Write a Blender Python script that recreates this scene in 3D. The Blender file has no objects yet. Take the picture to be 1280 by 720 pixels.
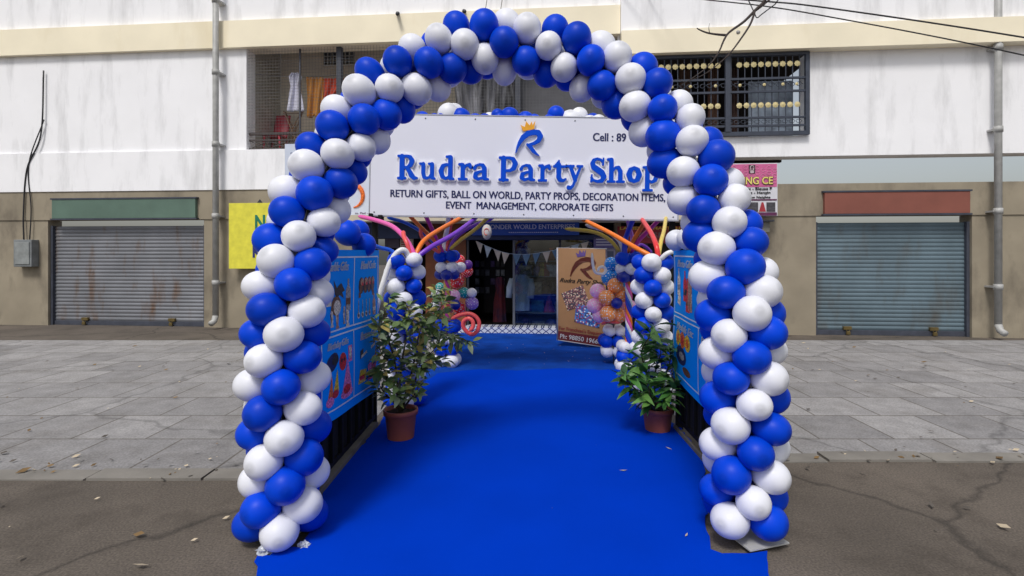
import bpy, math, random
import numpy as np
from mathutils import Vector, Matrix, Euler, noise as mnoise
random.seed(7)
PI = math.pi
S = bpy.context.scene
COL = S.collection

# ------------------------------------------------------------------ camera
F, VX, HY, CH = 656.0, 650.0, 315.0, 1.5          # focal (px of a 1280 frame), vanishing point, horizon, eye height
cd = bpy.data.cameras.new("camera"); cam = bpy.data.objects.new("camera", cd); COL.objects.link(cam)
cam.location = (0, 0, CH); cam.rotation_euler = (PI/2, 0, 0)
cd.sensor_width = 36; cd.lens = 36*F/1280; cd.shift_x = (640-VX)/1280; cd.shift_y = (HY-360)/1280
cd.clip_end = 500; cd.clip_start = .05
S.camera = cam
def P(px, py, D): return Vector(((px-VX)/F*D, D, CH-(py-HY)/F*D))
def G(px, py):
    D = F*CH/(py-HY); return Vector(((px-VX)/F*D, D, 0))

# ------------------------------------------------------------------ materials
MATS = {}
def lin(c):
    return tuple(((x/255)/12.92 if x/255 <= .04045 else ((x/255+.055)/1.055)**2.4) for x in c)
def mat(name, col, rough=.6, var=.12, scale=8., bump=0., bscale=60., metal=0., spec=.5, sss=0., stain=None, orand=0., coords='Object'):
    if name in MATS: return MATS[name]
    m = bpy.data.materials.new(name); m.use_nodes = True; nt = m.node_tree; N = nt.nodes; L = nt.links
    b = N['Principled BSDF']; b.inputs['Roughness'].default_value = rough; b.inputs['Metallic'].default_value = metal
    b.inputs['Specular IOR Level'].default_value = spec
    tc = N.new('ShaderNodeTexCoord')
    n1 = N.new('ShaderNodeTexNoise'); n1.inputs['Scale'].default_value = scale; n1.inputs['Detail'].default_value = 6
    L.new(tc.outputs[coords], n1.inputs['Vector'])
    mr = N.new('ShaderNodeMapRange'); mr.inputs['From Min'].default_value = .3; mr.inputs['From Max'].default_value = .7
    mr.inputs['To Min'].default_value = 1-var; mr.inputs['To Max'].default_value = 1+var
    L.new(n1.outputs['Fac'], mr.inputs['Value'])
    hs = N.new('ShaderNodeHueSaturation'); hs.inputs['Color'].default_value = (*col, 1)
    val = mr.outputs['Result']
    if orand:
        oi = N.new('ShaderNodeObjectInfo'); m2 = N.new('ShaderNodeMapRange')
        m2.inputs['To Min'].default_value = 1-orand; m2.inputs['To Max'].default_value = 1+orand
        L.new(oi.outputs['Random'], m2.inputs['Value'])
        mu = N.new('ShaderNodeMath'); mu.operation = 'MULTIPLY'; L.new(val, mu.inputs[0]); L.new(m2.outputs['Result'], mu.inputs[1]); val = mu.outputs[0]
    L.new(val, hs.inputs['Value'])
    out = hs.outputs['Color']
    if stain:
        c2, sc, lo, hi, stretch = stain
        mp = N.new('ShaderNodeMapping'); mp.inputs['Scale'].default_value = (1, 1, stretch); L.new(tc.outputs[coords], mp.inputs['Vector'])
        n2 = N.new('ShaderNodeTexNoise'); n2.inputs['Scale'].default_value = sc; n2.inputs['Detail'].default_value = 8; n2.inputs['Roughness'].default_value = .65
        L.new(mp.outputs['Vector'], n2.inputs['Vector'])
        r2 = N.new('ShaderNodeMapRange'); r2.inputs['From Min'].default_value = lo; r2.inputs['From Max'].default_value = hi
        L.new(n2.outputs['Fac'], r2.inputs['Value'])
        mx = N.new('ShaderNodeMix'); mx.data_type = 'RGBA'; L.new(r2.outputs['Result'], mx.inputs['Factor'])
        L.new(out, mx.inputs['A']); mx.inputs['B'].default_value = (*c2, 1); out = mx.outputs['Result']
    L.new(out, b.inputs['Base Color'])
    if sss:
        b.inputs['Subsurface Weight'].default_value = sss; b.inputs['Subsurface Radius'].default_value = (.03, .03, .04); b.inputs['Subsurface Scale'].default_value = 1
    if bump:
        n3 = N.new('ShaderNodeTexNoise'); n3.inputs['Scale'].default_value = bscale; n3.inputs['Detail'].default_value = 4
        L.new(tc.outputs[coords], n3.inputs['Vector'])
        bp = N.new('ShaderNodeBump'); bp.inputs['Strength'].default_value = bump; bp.inputs['Distance'].default_value = .01
        L.new(n3.outputs['Fac'], bp.inputs['Height']); L.new(bp.outputs['Normal'], b.inputs['Normal'])
    MATS[name] = m
    return m
def rgb(name, r, g, b_, **k): return mat(name, lin((r, g, b_)), **k)
def dotmat(name, col, dot=(.9, .9, .9)):
    m = mat(name, col, rough=.32, var=.05, scale=3); nt = m.node_tree; N = nt.nodes; L = nt.links; b = N['Principled BSDF']
    tc = N['Texture Coordinate'] if 'Texture Coordinate' in N else N.new('ShaderNodeTexCoord')
    vo = N.new('ShaderNodeTexVoronoi'); vo.inputs['Scale'].default_value = 3.4; vo.inputs['Randomness'].default_value = .2
    L.new(tc.outputs['Object'], vo.inputs['Vector'])
    lt = N.new('ShaderNodeMath'); lt.operation = 'LESS_THAN'; lt.inputs[1].default_value = .31; L.new(vo.outputs['Distance'], lt.inputs[0])
    mx = N.new('ShaderNodeMix'); mx.data_type = 'RGBA'; L.new(lt.outputs[0], mx.inputs['Factor'])
    mx.inputs['A'].default_value = (*col, 1); mx.inputs['B'].default_value = (*dot, 1); L.new(mx.outputs['Result'], b.inputs['Base Color'])
    return m
def glassmat(name, tint=(.85, .9, .92), refl=.06):
    m = bpy.data.materials.new(name); m.use_nodes = True; nt = m.node_tree; N = nt.nodes; L = nt.links; N.remove(N['Principled BSDF'])
    o = N['Material Output']; t = N.new('ShaderNodeBsdfTransparent'); t.inputs[0].default_value = (*tint, 1)
    g = N.new('ShaderNodeBsdfGlossy'); g.inputs['Roughness'].default_value = .03
    no = N.new('ShaderNodeTexNoise'); no.inputs['Scale'].default_value = 3
    mr = N.new('ShaderNodeMapRange'); mr.inputs['To Min'].default_value = refl*.6; mr.inputs['To Max'].default_value = refl*1.6
    L.new(no.outputs['Fac'], mr.inputs['Value'])
    mx = N.new('ShaderNodeMixShader'); L.new(mr.outputs['Result'], mx.inputs[0]); L.new(t.outputs[0], mx.inputs[1]); L.new(g.outputs[0], mx.inputs[2]); L.new(mx.outputs[0], o.inputs['Surface'])
    MATS[name] = m; return m
def tilemat(name):
    """white glazed tile strip with a blue diagonal lattice"""
    m = rgb(name, 205, 210, 222, rough=.25, var=.06); nt = m.node_tree; N = nt.nodes; L = nt.links; b = N['Principled BSDF']
    tc = N['Texture Coordinate']; sx = N.new('ShaderNodeSeparateXYZ'); L.new(tc.outputs['Object'], sx.inputs[0])
    def mth(op, a, c):
        n = N.new('ShaderNodeMath'); n.operation = op
        for i, v in enumerate((a, c)):
            if v is None: continue
            if isinstance(v, (int, float)): n.inputs[i].default_value = v
            else: L.new(v, n.inputs[i])
        return n.outputs[0]
    res = None
    for sgn in (1, -1):
        a = mth('MULTIPLY', sx.outputs['Z'], sgn*1.3); a = mth('ADD', sx.outputs['X'], a); a = mth('MULTIPLY', a, 7.5)
        a = mth('FRACT', a, None); a = mth('SUBTRACT', a, .5); a = mth('ABSOLUTE', a, None); a = mth('LESS_THAN', a, .09)
        res = a if res is None else mth('MAXIMUM', res, a)
    mx = N.new('ShaderNodeMix'); mx.data_type = 'RGBA'; L.new(res, mx.inputs['Factor'])
    mx.inputs['A'].default_value = (*lin((205, 210, 222)), 1); mx.inputs['B'].default_value = (*lin((45, 60, 120)), 1); L.new(mx.outputs['Result'], b.inputs['Base Color'])
    return m

# ------------------------------------------------------------------ mesh building
def W(o):
    m = Matrix.Identity(4)
    while o is not None:
        m = o.matrix_basis @ m; o = o.parent
    return m
class MB:
    def __init__(s, M=None): s.v = []; s.f = []; s.mi = []; s.M = M; s.cur = 0; s.smooth = []
    def add(s, vs, fs, smooth=False, M=None):
        n = len(s.v); T = s.M
        if M is not None: T = (T @ M) if T is not None else M
        for p in vs:
            p = Vector(p); s.v.append(tuple(T @ p if T is not None else p))
        for f in fs: s.f.append([i+n for i in f]); s.mi.append(s.cur); s.smooth.append(smooth)
        return s
    def box(s, a, b, M=None):
        x0, y0, z0 = a; x1, y1, z1 = b
        x0, x1 = min(x0, x1), max(x0, x1); y0, y1 = min(y0, y1), max(y0, y1); z0, z1 = min(z0, z1), max(z0, z1)
        v = [(x0,y0,z0),(x1,y0,z0),(x1,y1,z0),(x0,y1,z0),(x0,y0,z1),(x1,y0,z1),(x1,y1,z1),(x0,y1,z1)]
        return s.add(v, [(0,3,2,1),(4,5,6,7),(0,1,5,4),(1,2,6,5),(2,3,7,6),(3,0,4,7)], M=M)
    def cbox(s, c, d, M=None): return s.box([c[i]-d[i]/2 for i in range(3)], [c[i]+d[i]/2 for i in range(3)], M)
    def poly(s, pts, M=None): return s.add(pts, [list(range(len(pts)))], M=M)
    def tube(s, pts, rads, n=10, caps=True, M=None, smooth=True, phase=0.):
        pts = [Vector(p) for p in pts]
        if isinstance(rads, (int, float)): rads = [rads]*len(pts)
        vs = []; fs = []; up = None
        for i, p in enumerate(pts):
            t = (pts[min(i+1, len(pts)-1)]-pts[max(i-1, 0)]).normalized()
            if up is None:
                up = Vector((0, 0, 1)) if abs(t.z) < .9 else Vector((1, 0, 0))
            a = t.cross(up)
            if a.length < 1e-6: a = t.orthogonal()
            a.normalize(); up = a.cross(t); 
            for k in range(n):
                th = 2*PI*k/n+phase; vs.append(p+(a*math.cos(th)+up*math.sin(th))*rads[i])
        for i in range(len(pts)-1):
            for k in range(n):
                k2 = (k+1) % n; fs.append((i*n+k, i*n+k2, (i+1)*n+k2, (i+1)*n+k))
        if caps: fs.append(tuple(range(n-1, -1, -1))); fs.append(tuple((len(pts)-1)*n+k for k in range(n)))
        return s.add(vs, fs, smooth, M)
    def bar(s, a, b, r, n=6): return s.tube([a, b], r, n, smooth=n > 6)
    def lathe(s, prof, n=28, M=None):
        vs = []; fs = []
        for r, z in prof:
            for k in range(n): vs.append((r*math.cos(2*PI*k/n), r*math.sin(2*PI*k/n), z))
        for i in range(len(prof)-1):
            for k in range(n):
                k2 = (k+1) % n; fs.append((i*n+k, i*n+k2, (i+1)*n+k2, (i+1)*n+k))
        return s.add(vs, fs, True, M)
    def grid(s, fn, nu, nv, M=None, smooth=True):
        vs = [fn(i/nu, j/nv) for j in range(nv+1) for i in range(nu+1)]
        fs = [(j*(nu+1)+i, j*(nu+1)+i+1, (j+1)*(nu+1)+i+1, (j+1)*(nu+1)+i) for j in range(nv) for i in range(nu)]
        return s.add(vs, fs, smooth, M)
    def build(s, name, mats, parent=None, bevel=0.):
        me = bpy.data.meshes.new(name)
        vs = s.v
        if parent is not None:
            Wi = W(parent).inverted(); vs = [tuple(Wi @ Vector(p)) for p in s.v]
        me.from_pydata(vs, [], s.f)
        for m in (mats if isinstance(mats, (list, tuple)) else [mats]): me.materials.append(m)
        me.polygons.foreach_set('material_index', s.mi); me.polygons.foreach_set('use_smooth', s.smooth); me.update()
        o = bpy.data.objects.new(name, me); COL.objects.link(o)
        if parent is not None: o.parent = parent
        if bevel:
            bv = o.modifiers.new('bevel', 'BEVEL'); bv.width = bevel; bv.segments = 2; bv.limit_method = 'ANGLE'
        return o
def tag(o, label=None, cat=None, group=None, kind=None):
    if label: o['label'] = label
    if cat: o['category'] = cat
    if group: o['group'] = group
    if kind: o['kind'] = kind
    return o
def root(name, loc, label, cat, group=None, rz=0):
    o = bpy.data.objects.new(name, None); COL.objects.link(o); o.location = loc; o.rotation_euler = (0, 0, rz); o.empty_display_size = .1
    return tag(o, label, cat, group)
def catmull(pts, n=8):
    pts = [Vector(p) for p in pts]; q = [pts[0]*2-pts[1]]+pts+[pts[-1]*2-pts[-2]]; out = []
    for i in range(1, len(q)-2):
        a, b, c, d = q[i-1], q[i], q[i+1], q[i+2]
        for k in range(n):
            t = k/n; out.append(.5*((2*b)+(c-a)*t+(2*a-5*b+4*c-d)*t*t+(-a+3*b-3*c+d)*t**3))
    out.append(pts[-1]); return out
def curve_mesh(o):
    COL.objects.link(o); dg = bpy.context.evaluated_depsgraph_get(); me = bpy.data.meshes.new_from_object(o.evaluated_get(dg))
    vs = [v.co.copy() for v in me.vertices]; fs = [tuple(p.vertices) for p in me.polygons]
    bpy.data.objects.remove(o); bpy.data.meshes.remove(me); return vs, fs
TXT = {}
def text(s, ext=.01, off=0., shear=0., space=1.):
    """text outline mesh in the XY plane, cap height about .7, centred on its box"""
    k = (s, ext, off, shear, space)
    if k not in TXT:
        c = bpy.data.curves.new('t', 'FONT'); c.body = s; c.size = 1; c.extrude = ext; c.offset = off; c.shear = shear; c.space_character = space; c.resolution_u = 3
        vs, fs = curve_mesh(bpy.data.objects.new('t', c))
        x0 = min(v.x for v in vs); x1 = max(v.x for v in vs); y0 = min(v.y for v in vs); y1 = max(v.y for v in vs)
        vs = [Vector((v.x-(x0+x1)/2, v.y-(y0+y1)/2, v.z)) for v in vs]; TXT[k] = (vs, fs, x1-x0, y1-y0)
    return TXT[k]
def put_text(mb, s, M, w=None, h=None, depth=.004, **k):
    """write s centred at M's origin in its XY plane, fitted to width w and/or height h"""
    bold = k.pop('bold', 0)
    vs, fs, tw, th = text(s, **k); sx = w/tw if w else h/th; sy = h/th if h else sx
    for j in range(bold): mb.add([((v.x+.018*(j+1))*sx, v.y*sy, (v.z*.9)*depth/.01+depth*.5) for v in vs], fs, M=M)
    mb.add([(v.x*sx, v.y*sy, v.z*depth/.01+depth*.5) for v in vs], fs, M=M)
# vertical plane: local X along, local Y up, local Z out toward the viewer
UP = Matrix(((1,0,0,0),(0,0,-1,0),(0,1,0,0),(0,0,0,1)))

# outline lettering drawn as fat strokes
def contours(strokes, iso=0., res=.012, pad=.2):
    segs = []
    for st in strokes:
        for a, b in zip(st[:-1], st[1:]): segs.append((*a, *b))
    xs = [v for s_ in segs for v in (s_[0], s_[3])]; ys = [v for s_ in segs for v in (s_[1], s_[4])]
    x = np.arange(min(xs)-pad, max(xs)+pad, res); y = np.arange(min(ys)-pad, max(ys)+pad, res); X, Y = np.meshgrid(x, y)
    D = np.full(X.shape, 9.)
    for ax, ay, ar, bx, by, br in segs:
        dx, dy = bx-ax, by-ay; l2 = max(dx*dx+dy*dy, 1e-9); t = np.clip(((X-ax)*dx+(Y-ay)*dy)/l2, 0, 1)
        d = np.hypot(X-ax-t*dx, Y-ay-t*dy)-(ar+t*(br-ar)); D = np.minimum(D, d)
    D = D-iso+1e-7
    seg = {}
    def ip(i0, j0, i1, j1):
        a, b = D[j0, i0], D[j1, i1]; t = a/(a-b); return (x[i0]+(x[i1]-x[i0])*t, y[j0]+(y[j1]-y[j0])*t)
    ny, nx = D.shape; IN = D < 0
    for j in range(ny-1):
        row = IN[j, :-1].astype(int)+2*IN[j, 1:]+4*IN[j+1, 1:]+8*IN[j+1, :-1]
        for i in np.nonzero((row > 0) & (row < 15))[0]:
            c = row[i]; E = {'b': ((i, j), (i+1, j)), 'r': ((i+1, j), (i+1, j+1)), 't': ((i, j+1), (i+1, j+1)), 'l': ((i, j), (i, j+1))}
            T = {1: ['lb'], 2: ['br'], 3: ['lr'], 4: ['rt'], 5: ['lb', 'rt'], 6: ['bt'], 7: ['lt'], 8: ['tl'], 9: ['tb'], 10: ['br', 'tl'], 11: ['tr'], 12: ['rl'], 13: ['rb'], 14: ['bl']}[int(c)]
            for e in T: seg.setdefault(E[e[0]], []).append(E[e[1]])
    loops = []
    while seg:
        k0 = next(iter(seg)); k = k0; lp = []
        while k in seg:
            lp.append(ip(*k[0], *k[1])); nx_ = seg[k].pop()
            if not seg[k]: del seg[k]
            k = nx_
            if k == k0: break
        if len(lp) > 5: loops.append(lp)
    return loops
def loops_mesh(loops, ext):
    c = bpy.data.curves.new('g', 'CURVE'); c.dimensions = '2D'; c.fill_mode = 'BOTH'; c.extrude = ext
    for lp in loops:
        sp = c.splines.new('POLY'); sp.points.add(len(lp)-1); sp.use_cyclic_u = True
        for p, q in zip(sp.points, lp): p.co = (q[0], q[1], 0, 1)
    return curve_mesh(bpy.data.objects.new('g', c))

# ------------------------------------------------------------------ balloons
bal_mats = {
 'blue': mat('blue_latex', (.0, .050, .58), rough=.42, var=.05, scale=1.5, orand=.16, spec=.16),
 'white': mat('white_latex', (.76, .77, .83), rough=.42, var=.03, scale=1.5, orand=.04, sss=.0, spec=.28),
 'orange': dotmat('orange_dotted_latex', (1.0, .34, .09)), 'pink': dotmat('pink_dotted_latex', (1.0, .50, .78)),
 'red': dotmat('red_dotted_latex', (.78, .02, .03)), 'teal': dotmat('teal_dotted_latex', (0, .32, .30)),
 'cyan': dotmat('cyan_dotted_latex', (.0, .26, .78)), 'purple': dotmat('purple_dotted_latex', (.32, .18, .6)),
 'clear': dotmat('grey_dotted_latex', (.55, .58, .66)), 'violet': mat('violet_latex', (.13, .03, .3), rough=.3, var=.05),
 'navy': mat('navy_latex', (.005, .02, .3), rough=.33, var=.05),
}
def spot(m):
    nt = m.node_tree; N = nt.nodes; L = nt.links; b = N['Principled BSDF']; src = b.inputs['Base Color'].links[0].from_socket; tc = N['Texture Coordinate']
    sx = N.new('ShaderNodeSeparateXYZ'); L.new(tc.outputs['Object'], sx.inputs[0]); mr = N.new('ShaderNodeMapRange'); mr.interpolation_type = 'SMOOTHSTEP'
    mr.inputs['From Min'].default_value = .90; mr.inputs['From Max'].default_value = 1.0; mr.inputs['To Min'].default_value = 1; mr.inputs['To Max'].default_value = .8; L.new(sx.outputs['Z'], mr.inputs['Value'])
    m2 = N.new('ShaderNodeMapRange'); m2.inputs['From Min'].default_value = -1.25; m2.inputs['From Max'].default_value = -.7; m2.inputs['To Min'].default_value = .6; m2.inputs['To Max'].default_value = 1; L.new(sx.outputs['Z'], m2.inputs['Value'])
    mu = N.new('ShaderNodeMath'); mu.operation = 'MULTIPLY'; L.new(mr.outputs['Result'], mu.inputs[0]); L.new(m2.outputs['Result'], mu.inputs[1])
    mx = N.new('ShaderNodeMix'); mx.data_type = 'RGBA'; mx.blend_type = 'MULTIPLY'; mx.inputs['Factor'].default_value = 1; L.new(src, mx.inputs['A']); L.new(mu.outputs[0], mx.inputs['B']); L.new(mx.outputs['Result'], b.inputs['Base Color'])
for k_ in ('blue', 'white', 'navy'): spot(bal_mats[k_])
def balloon_mesh(c):
    prof = [(.0, 1.0)]
    for i in range(1, 15):
        th = PI*i/16; r = math.sin(th); z = math.cos(th)
        if z < 0: z *= 1.12; r *= (1-.07*(z*z))
        prof.append((r, z))
    prof += [(.15, -1.17), (.06, -1.24), (.045, -1.27), (.1, -1.33), (.0, -1.32)]
    mb = MB(); mb.lathe([(max(r, .0005), z) for r, z in prof], 28)
    me = bpy.data.meshes.new('balloon'); me.from_pydata(mb.v, [], mb.f); me.materials.append(bal_mats[c])
    me.polygons.foreach_set('use_smooth', [True]*len(me.polygons)); me.update(); return me
BM = {c: balloon_mesh(c) for c in bal_mats}
def frame_from(zdir, ydir):
    z = zdir.normalized(); y = (ydir-z*ydir.dot(z)).normalized(); x = y.cross(z); return Matrix((x, y, z)).transposed().to_4x4()
def balloon(c, p, zdir, ydir, R, parent, sq=.95, el=1.0, name='balloon'):
    o = bpy.data.objects.new(name, BM[c]); COL.objects.link(o)
    M = Matrix.Translation(p) @ frame_from(zdir, ydir) @ Matrix.Diagonal((R, R*sq, R*el, 1))
    o.parent = parent; o.matrix_basis = W(parent).inverted() @ M
    return o
knot_m = mat('knotted_cord', (.5, .5, .52), rough=.7)
km = MB(); km.lathe([(.001, -.02), (.016, -.012), (.018, 0), (.016, .012), (.001, .02)], 10); KNOT = None
def cluster(p, parent):
    global KNOT
    if KNOT is None:
        KNOT = bpy.data.meshes.new('knot'); KNOT.from_pydata(km.v, [], km.f); KNOT.materials.append(knot_m)
    o = bpy.data.objects.new('balloon_cluster', KNOT); COL.objects.link(o); o.parent = parent
    o.matrix_basis = W(parent).inverted() @ Matrix.Translation(p); return o
def garland(parent, axis, tang, ndir, ang0, hand, R, d, color, squash=.93):
    """quads of balloons threaded along an axis, each turned 45 degrees from the last"""
    for i, (p, t, n) in enumerate(zip(axis, tang, ndir)):
        c = cluster(p, parent); b = t.cross(n)
        for k in range(4):
            th = (ang0(i) if callable(ang0) else ang0)+hand*PI/4*i+k*PI/2+random.gauss(0, .045)
            o = n*math.cos(th)+b*math.sin(th); r = R*random.gauss(1, .04)
            q = p+o*d*random.gauss(1, .03)+t*random.gauss(0, .004)
            q.z = max(q.z, r*.97+.014)
            zz = (o+t*random.gauss(0, .08)).normalized()
            balloon(color(k), q, zz, t, r, c, squash*random.gauss(1, .025), random.gauss(1.0, .035))

# ---- arch
fronts = [(350,668),(355,607),(355,548),(354,483),(356,418),(364,357),(375,297),(393,242),(420,191),(452,148),(487,108),(535,78),(581,55),(631,53),(687,57),(738,75),(786,98),(828,135),(862,177),(888,226),(912,277),(928,332),(937,391),(941,446),(943,507),(942,567),(940,630)]
def arch_depth(z): return 2.75+.36*max(0, z-1.2)
pts = []
for px, py in fronts:
    D = 2.62
    for _ in range(6): D = arch_depth(CH-(py-HY)/F*D)-.132
    pts.append(P(px, py, D))
ax = []
q = [pts[0]*2-pts[1]]+pts+[pts[-1]*2-pts[-2]]
for i in range(1, len(q)-2):
    a, b, c, d_ = q[i-1:i+3]; ax.append(b); ax.append((-a+9*b+9*c-d_)/16)
ax.append(pts[-1]); ax.append(pts[-1]+(pts[-1]-pts[-2])*.42)
eye = Vector((0, 0, CH))
tg = [(ax[min(i+1, len(ax)-1)]-ax[max(i-1, 0)]).normalized() for i in range(len(ax))]
nd = []
for p, t in zip(ax, tg):
    n = (eye-p); n = (n-t*n.dot(t)).normalized(); nd.append(n)
def drift(i):                                      # the spiral's phase drifts a little along the arch
    f = min(1, max(0, (i/(len(nd)-1)-.22)/.5)); return -math.radians(20)*f*f*(3-2*f)
ax = [p-(n*math.cos(drift(i))+t.cross(n)*math.sin(drift(i)))*.135 for i, (p, n, t) in enumerate(zip(ax, nd, tg))]
arch = root('balloon_arch', (-.02, 2.9, 0), 'large entrance arch of spiralling blue and white balloons over the near end of the carpet', 'balloon arch')
garland(arch, ax, tg, nd, drift, 1, .0915, .135, lambda k: 'white' if k % 2 == 0 else 'blue', .94)
fm = MB(); fm.tube(catmull(ax, 3), .008, 6); fm.build('arch_wire', rgb('dull_wire', 70, 72, 78, rough=.5), arch)
card = rgb('white_card', 172, 172, 170, rough=.7, var=.1)
for (x, y, rz) in ((ax[-1].x+.05, ax[-1].y-.03, .3), (ax[0].x-.02, ax[0].y+.06, -.2)):
    b = MB(Matrix.Translation((x, y, 0)) @ Matrix.Rotation(rz, 4, 'Z')); b.box((-.12, -.11, .024), (.12, .11, .031)); b.build('base_plate', card, arch)

# ---- free standing balloon columns at D ~ 5
colm = [('left', 506, 5.05), ('right', 816, 5.05)]
COLS = {}
for nm, px, D in colm:
    lab = {'left': 'thick blue and white balloon column behind the left potted plant', 'right': 'thick blue and white balloon column behind the right potted plant'}[nm]
    base = P(px, 315, D); base.z = 0
    r = root('balloon_column', base, lab, 'balloon column', 'thick spiral balloon columns'); COLS[nm] = r
    top = CH-((325 if nm == 'left' else 328)-HY)/F*D
    n = 12; pitch = (top-.08)/(n-1)
    A = [Vector((base.x, base.y, top-i*pitch)) for i in range(n)]
    T = [Vector((0, 0, 1))]*n; ND = [Vector((-base.x, -base.y, 0)).normalized()]*n
    # left: layer 1 (second) front blue;  right: layer 0 front white
    if nm == 'left': garland(r, A, T, ND, -PI/4, 1, .085, .118, lambda k: 'blue' if k % 2 == 0 else 'white', .93)
    else: garland(r, A, T, ND, 0, 1, .086, .122, lambda k: 'white' if k % 2 == 0 else 'blue', .93)

tubecol = {'pink': (225,90,170), 'salmon': (225,85,85), 'orange': (235,120,30), 'purple': (120,60,190), 'white': (225,225,228), 'blue': (20,85,200), 'royal': (25,50,190), 'magenta': (190,50,150), 'red': (222,55,55), 'gold': (205,178,66), 'yellow': (215,190,90), 'lilac': (165,115,215), 'teal': (60,150,200)}
def tubem(c): return rgb(c+'_twisting_latex', *tubecol[c], rough=.33, var=.05)
def modelling(parent, c, path, r=.022, name='long_balloon', n=10):
    pp = catmull(path, n); k = len(pp); rad = [r]*k; rad[0] = r*.4; rad[-1] = r*.35
    if k > 4: rad[1] = r*.85; rad[-2] = r*.8
    m = MB(); m.tube(pp, rad, 12); return m.build(name, tubem(c), parent)
def mp(parent, c, lst, r=.022): return modelling(parent, c, [P(*a) for a in lst], r)
L_ = COLS['left']; R_ = COLS['right']
mp(L_, 'pink', [(520,322,5.05),(508,300,5.1),(492,284,5.3),(472,276,5.6),(448,270,5.85)], .024)
mp(L_, 'salmon', [(514,322,5.05),(509,305,5.05),(505,296,5.1),(504,289,5.15)], .022)
mp(L_, 'orange', [(518,322,5.05),(530,301,5.2),(555,284,5.6),(585,268,6.1)], .024)
mp(L_, 'purple', [(520,322,5.05),(540,308,5.15),(570,291,5.5),(598,270,6.1)], .024)
mp(L_, 'blue', [(500,322,5.0),(488,313,5.0),(476,310,4.95),(468,307,4.9)], .02)
mp(L_, 'white', [(512,326,5.0),(507,314,4.95),(499,314,4.92),(489,326,4.9),(481,348,4.88),(474,372,4.86),(468,396,4.86)], .027)
mp(R_, 'orange', [(814,320,5.0),(795,310,5.1),(762,291,5.5),(722,271,6.1)], .024)
mp(R_, 'red', [(823,322,5.0),(820,306,5.05),(813,290,5.4),(801,272,6.0)], .025)
mp(R_, 'yellow', [(823,322,5.1),(826,303,5.2),(830,288,5.5),(833,268,6.05)], .021)
mp(R_, 'white', [(825,327,5.0),(829,321,4.95),(836,316,4.93),(848,313,4.95)], .023)

# ---- slim pillars with a twisted pole
def ring(parent, px, py, D, cols, R=.075, rad=None, th0=0):
    p = P(px, py, D); c = cluster(p, parent); n = len(cols); rad = rad or R*1.25
    for i, cc in enumerate(cols):
        th = th0+2*PI*i/n; o = Vector((math.sin(th), -math.cos(th), 0)); balloon(cc, p+o*rad*random.gauss(1, .03), o, Vector((0, 0, 1)), R*random.gauss(1, .03), c, .95)
def pillar(label, px, D, rings, py0, py1, colors):
    b = P(px, 315, D); b.z = 0
    r = root('balloon_pillar', b, label, 'balloon pillar', 'slim twisted balloon pillars')
    for (dy, cols, th, R) in rings: ring(r, px, dy, D, cols, R, th0=th)
    z0 = CH-(py1-HY)/F*D; z1 = CH-(py0-HY)/F*D
    for i, c in enumerate(colors):
        pp = []
        for k in range(49):
            z = z0+(z1-z0)*k/48; th = 2*PI*i/len(colors)-(z-z0)*15; pp.append(Vector((b.x+.027*math.cos(th), b.y+.027*math.sin(th), z)))
        m = MB(); m.tube(pp, .021, 8); m.build('twisted_balloon', tubem(c), r)
    return r
W4, B4 = ['white']*4, ['blue']*4
lp = pillar('slim balloon pillar with pink and yellow twisted pole on the left of the carpet', 559, 6.9,
    [(320, B4, PI/4*.9, .085), (334, ['white']*4, PI/4, .078), (343, ['navy']*4, 0, .075), (408, B4, PI/4, .098), (424, W4, PI/4*1.3, .085), (436, B4, PI/4, .085), (450, W4, PI/4*.8, .095)],
    346, 420, ['pink', 'gold', 'magenta', 'yellow', 'salmon'])
rp = pillar('slim balloon pillar with blue and orange striped pole on the right of the carpet', 786, 6.75,
    [(323, B4, PI/4*.9, .092), (336, W4, .1, .08), (346, ['navy']*4, PI/4, .078), (433, W4, PI/4, .078), (445, B4, PI/5, .085), (457, W4, PI/4*.9, .095)],
    350, 430, ['blue', 'white', 'pink', 'orange', 'royal'])
mp(lp, 'blue', [(552,316,6.85),(535,296,6.7),(508,279,6.5),(484,272,6.3)], .022)
mp(lp, 'orange', [(552,316,6.8),(545,303,6.7),(528,286,6.5),(510,268,6.3)], .024)
mp(lp, 'magenta', [(554,316,6.8),(546,300,6.7),(538,282,6.5),(530,266,6.3)], .026)
mp(lp, 'salmon', [(550,316,6.7),(538,308,6.6),(527,295,6.5),(526,284,6.5)], .022)
mp(lp, 'white', [(555,314,6.8),(556,300,6.8),(559,285,6.6),(561,266,6.4)], .03)
mp(lp, 'salmon', [(558,314,6.8),(560,300,6.8),(563,285,6.7),(566,266,6.5)], .02)
mp(lp, 'purple', [(560,314,6.8),(570,297,6.8),(588,284,6.7),(618,272,6.5)], .023)
mp(lp, 'gold', [(562,312,6.8),(576,300,6.7),(595,286,6.5),(616,266,6.3)], .023)
mp(rp, 'gold', [(774,314,6.7),(762,300,6.6),(742,290,6.5),(706,286,6.4)], .024)
mp(rp, 'white', [(779,315,6.7),(774,301,6.7),(758,289,6.7),(732,281,6.6)], .026)
mp(rp, 'royal', [(781,332,6.65),(781,305,6.65),(785,290,6.6),(794,268,6.3)], .034)
mp(rp, 'lilac', [(788,312,6.8),(790,296,6.8),(786,282,6.7),(784,268,6.4)], .024)
mp(rp, 'orange', [(785,316,6.75),(793,298,6.7),(802,284,6.6),(810,268,6.3)], .027)
mp(rp, 'magenta', [(788,316,6.75),(799,300,6.7),(813,286,6.6),(830,268,6.3)], .028)
mp(rp, 'purple', [(790,314,6.85),(800,306,6.85),(808,309,6.85),(815,316,6.85)], .02)
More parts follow.
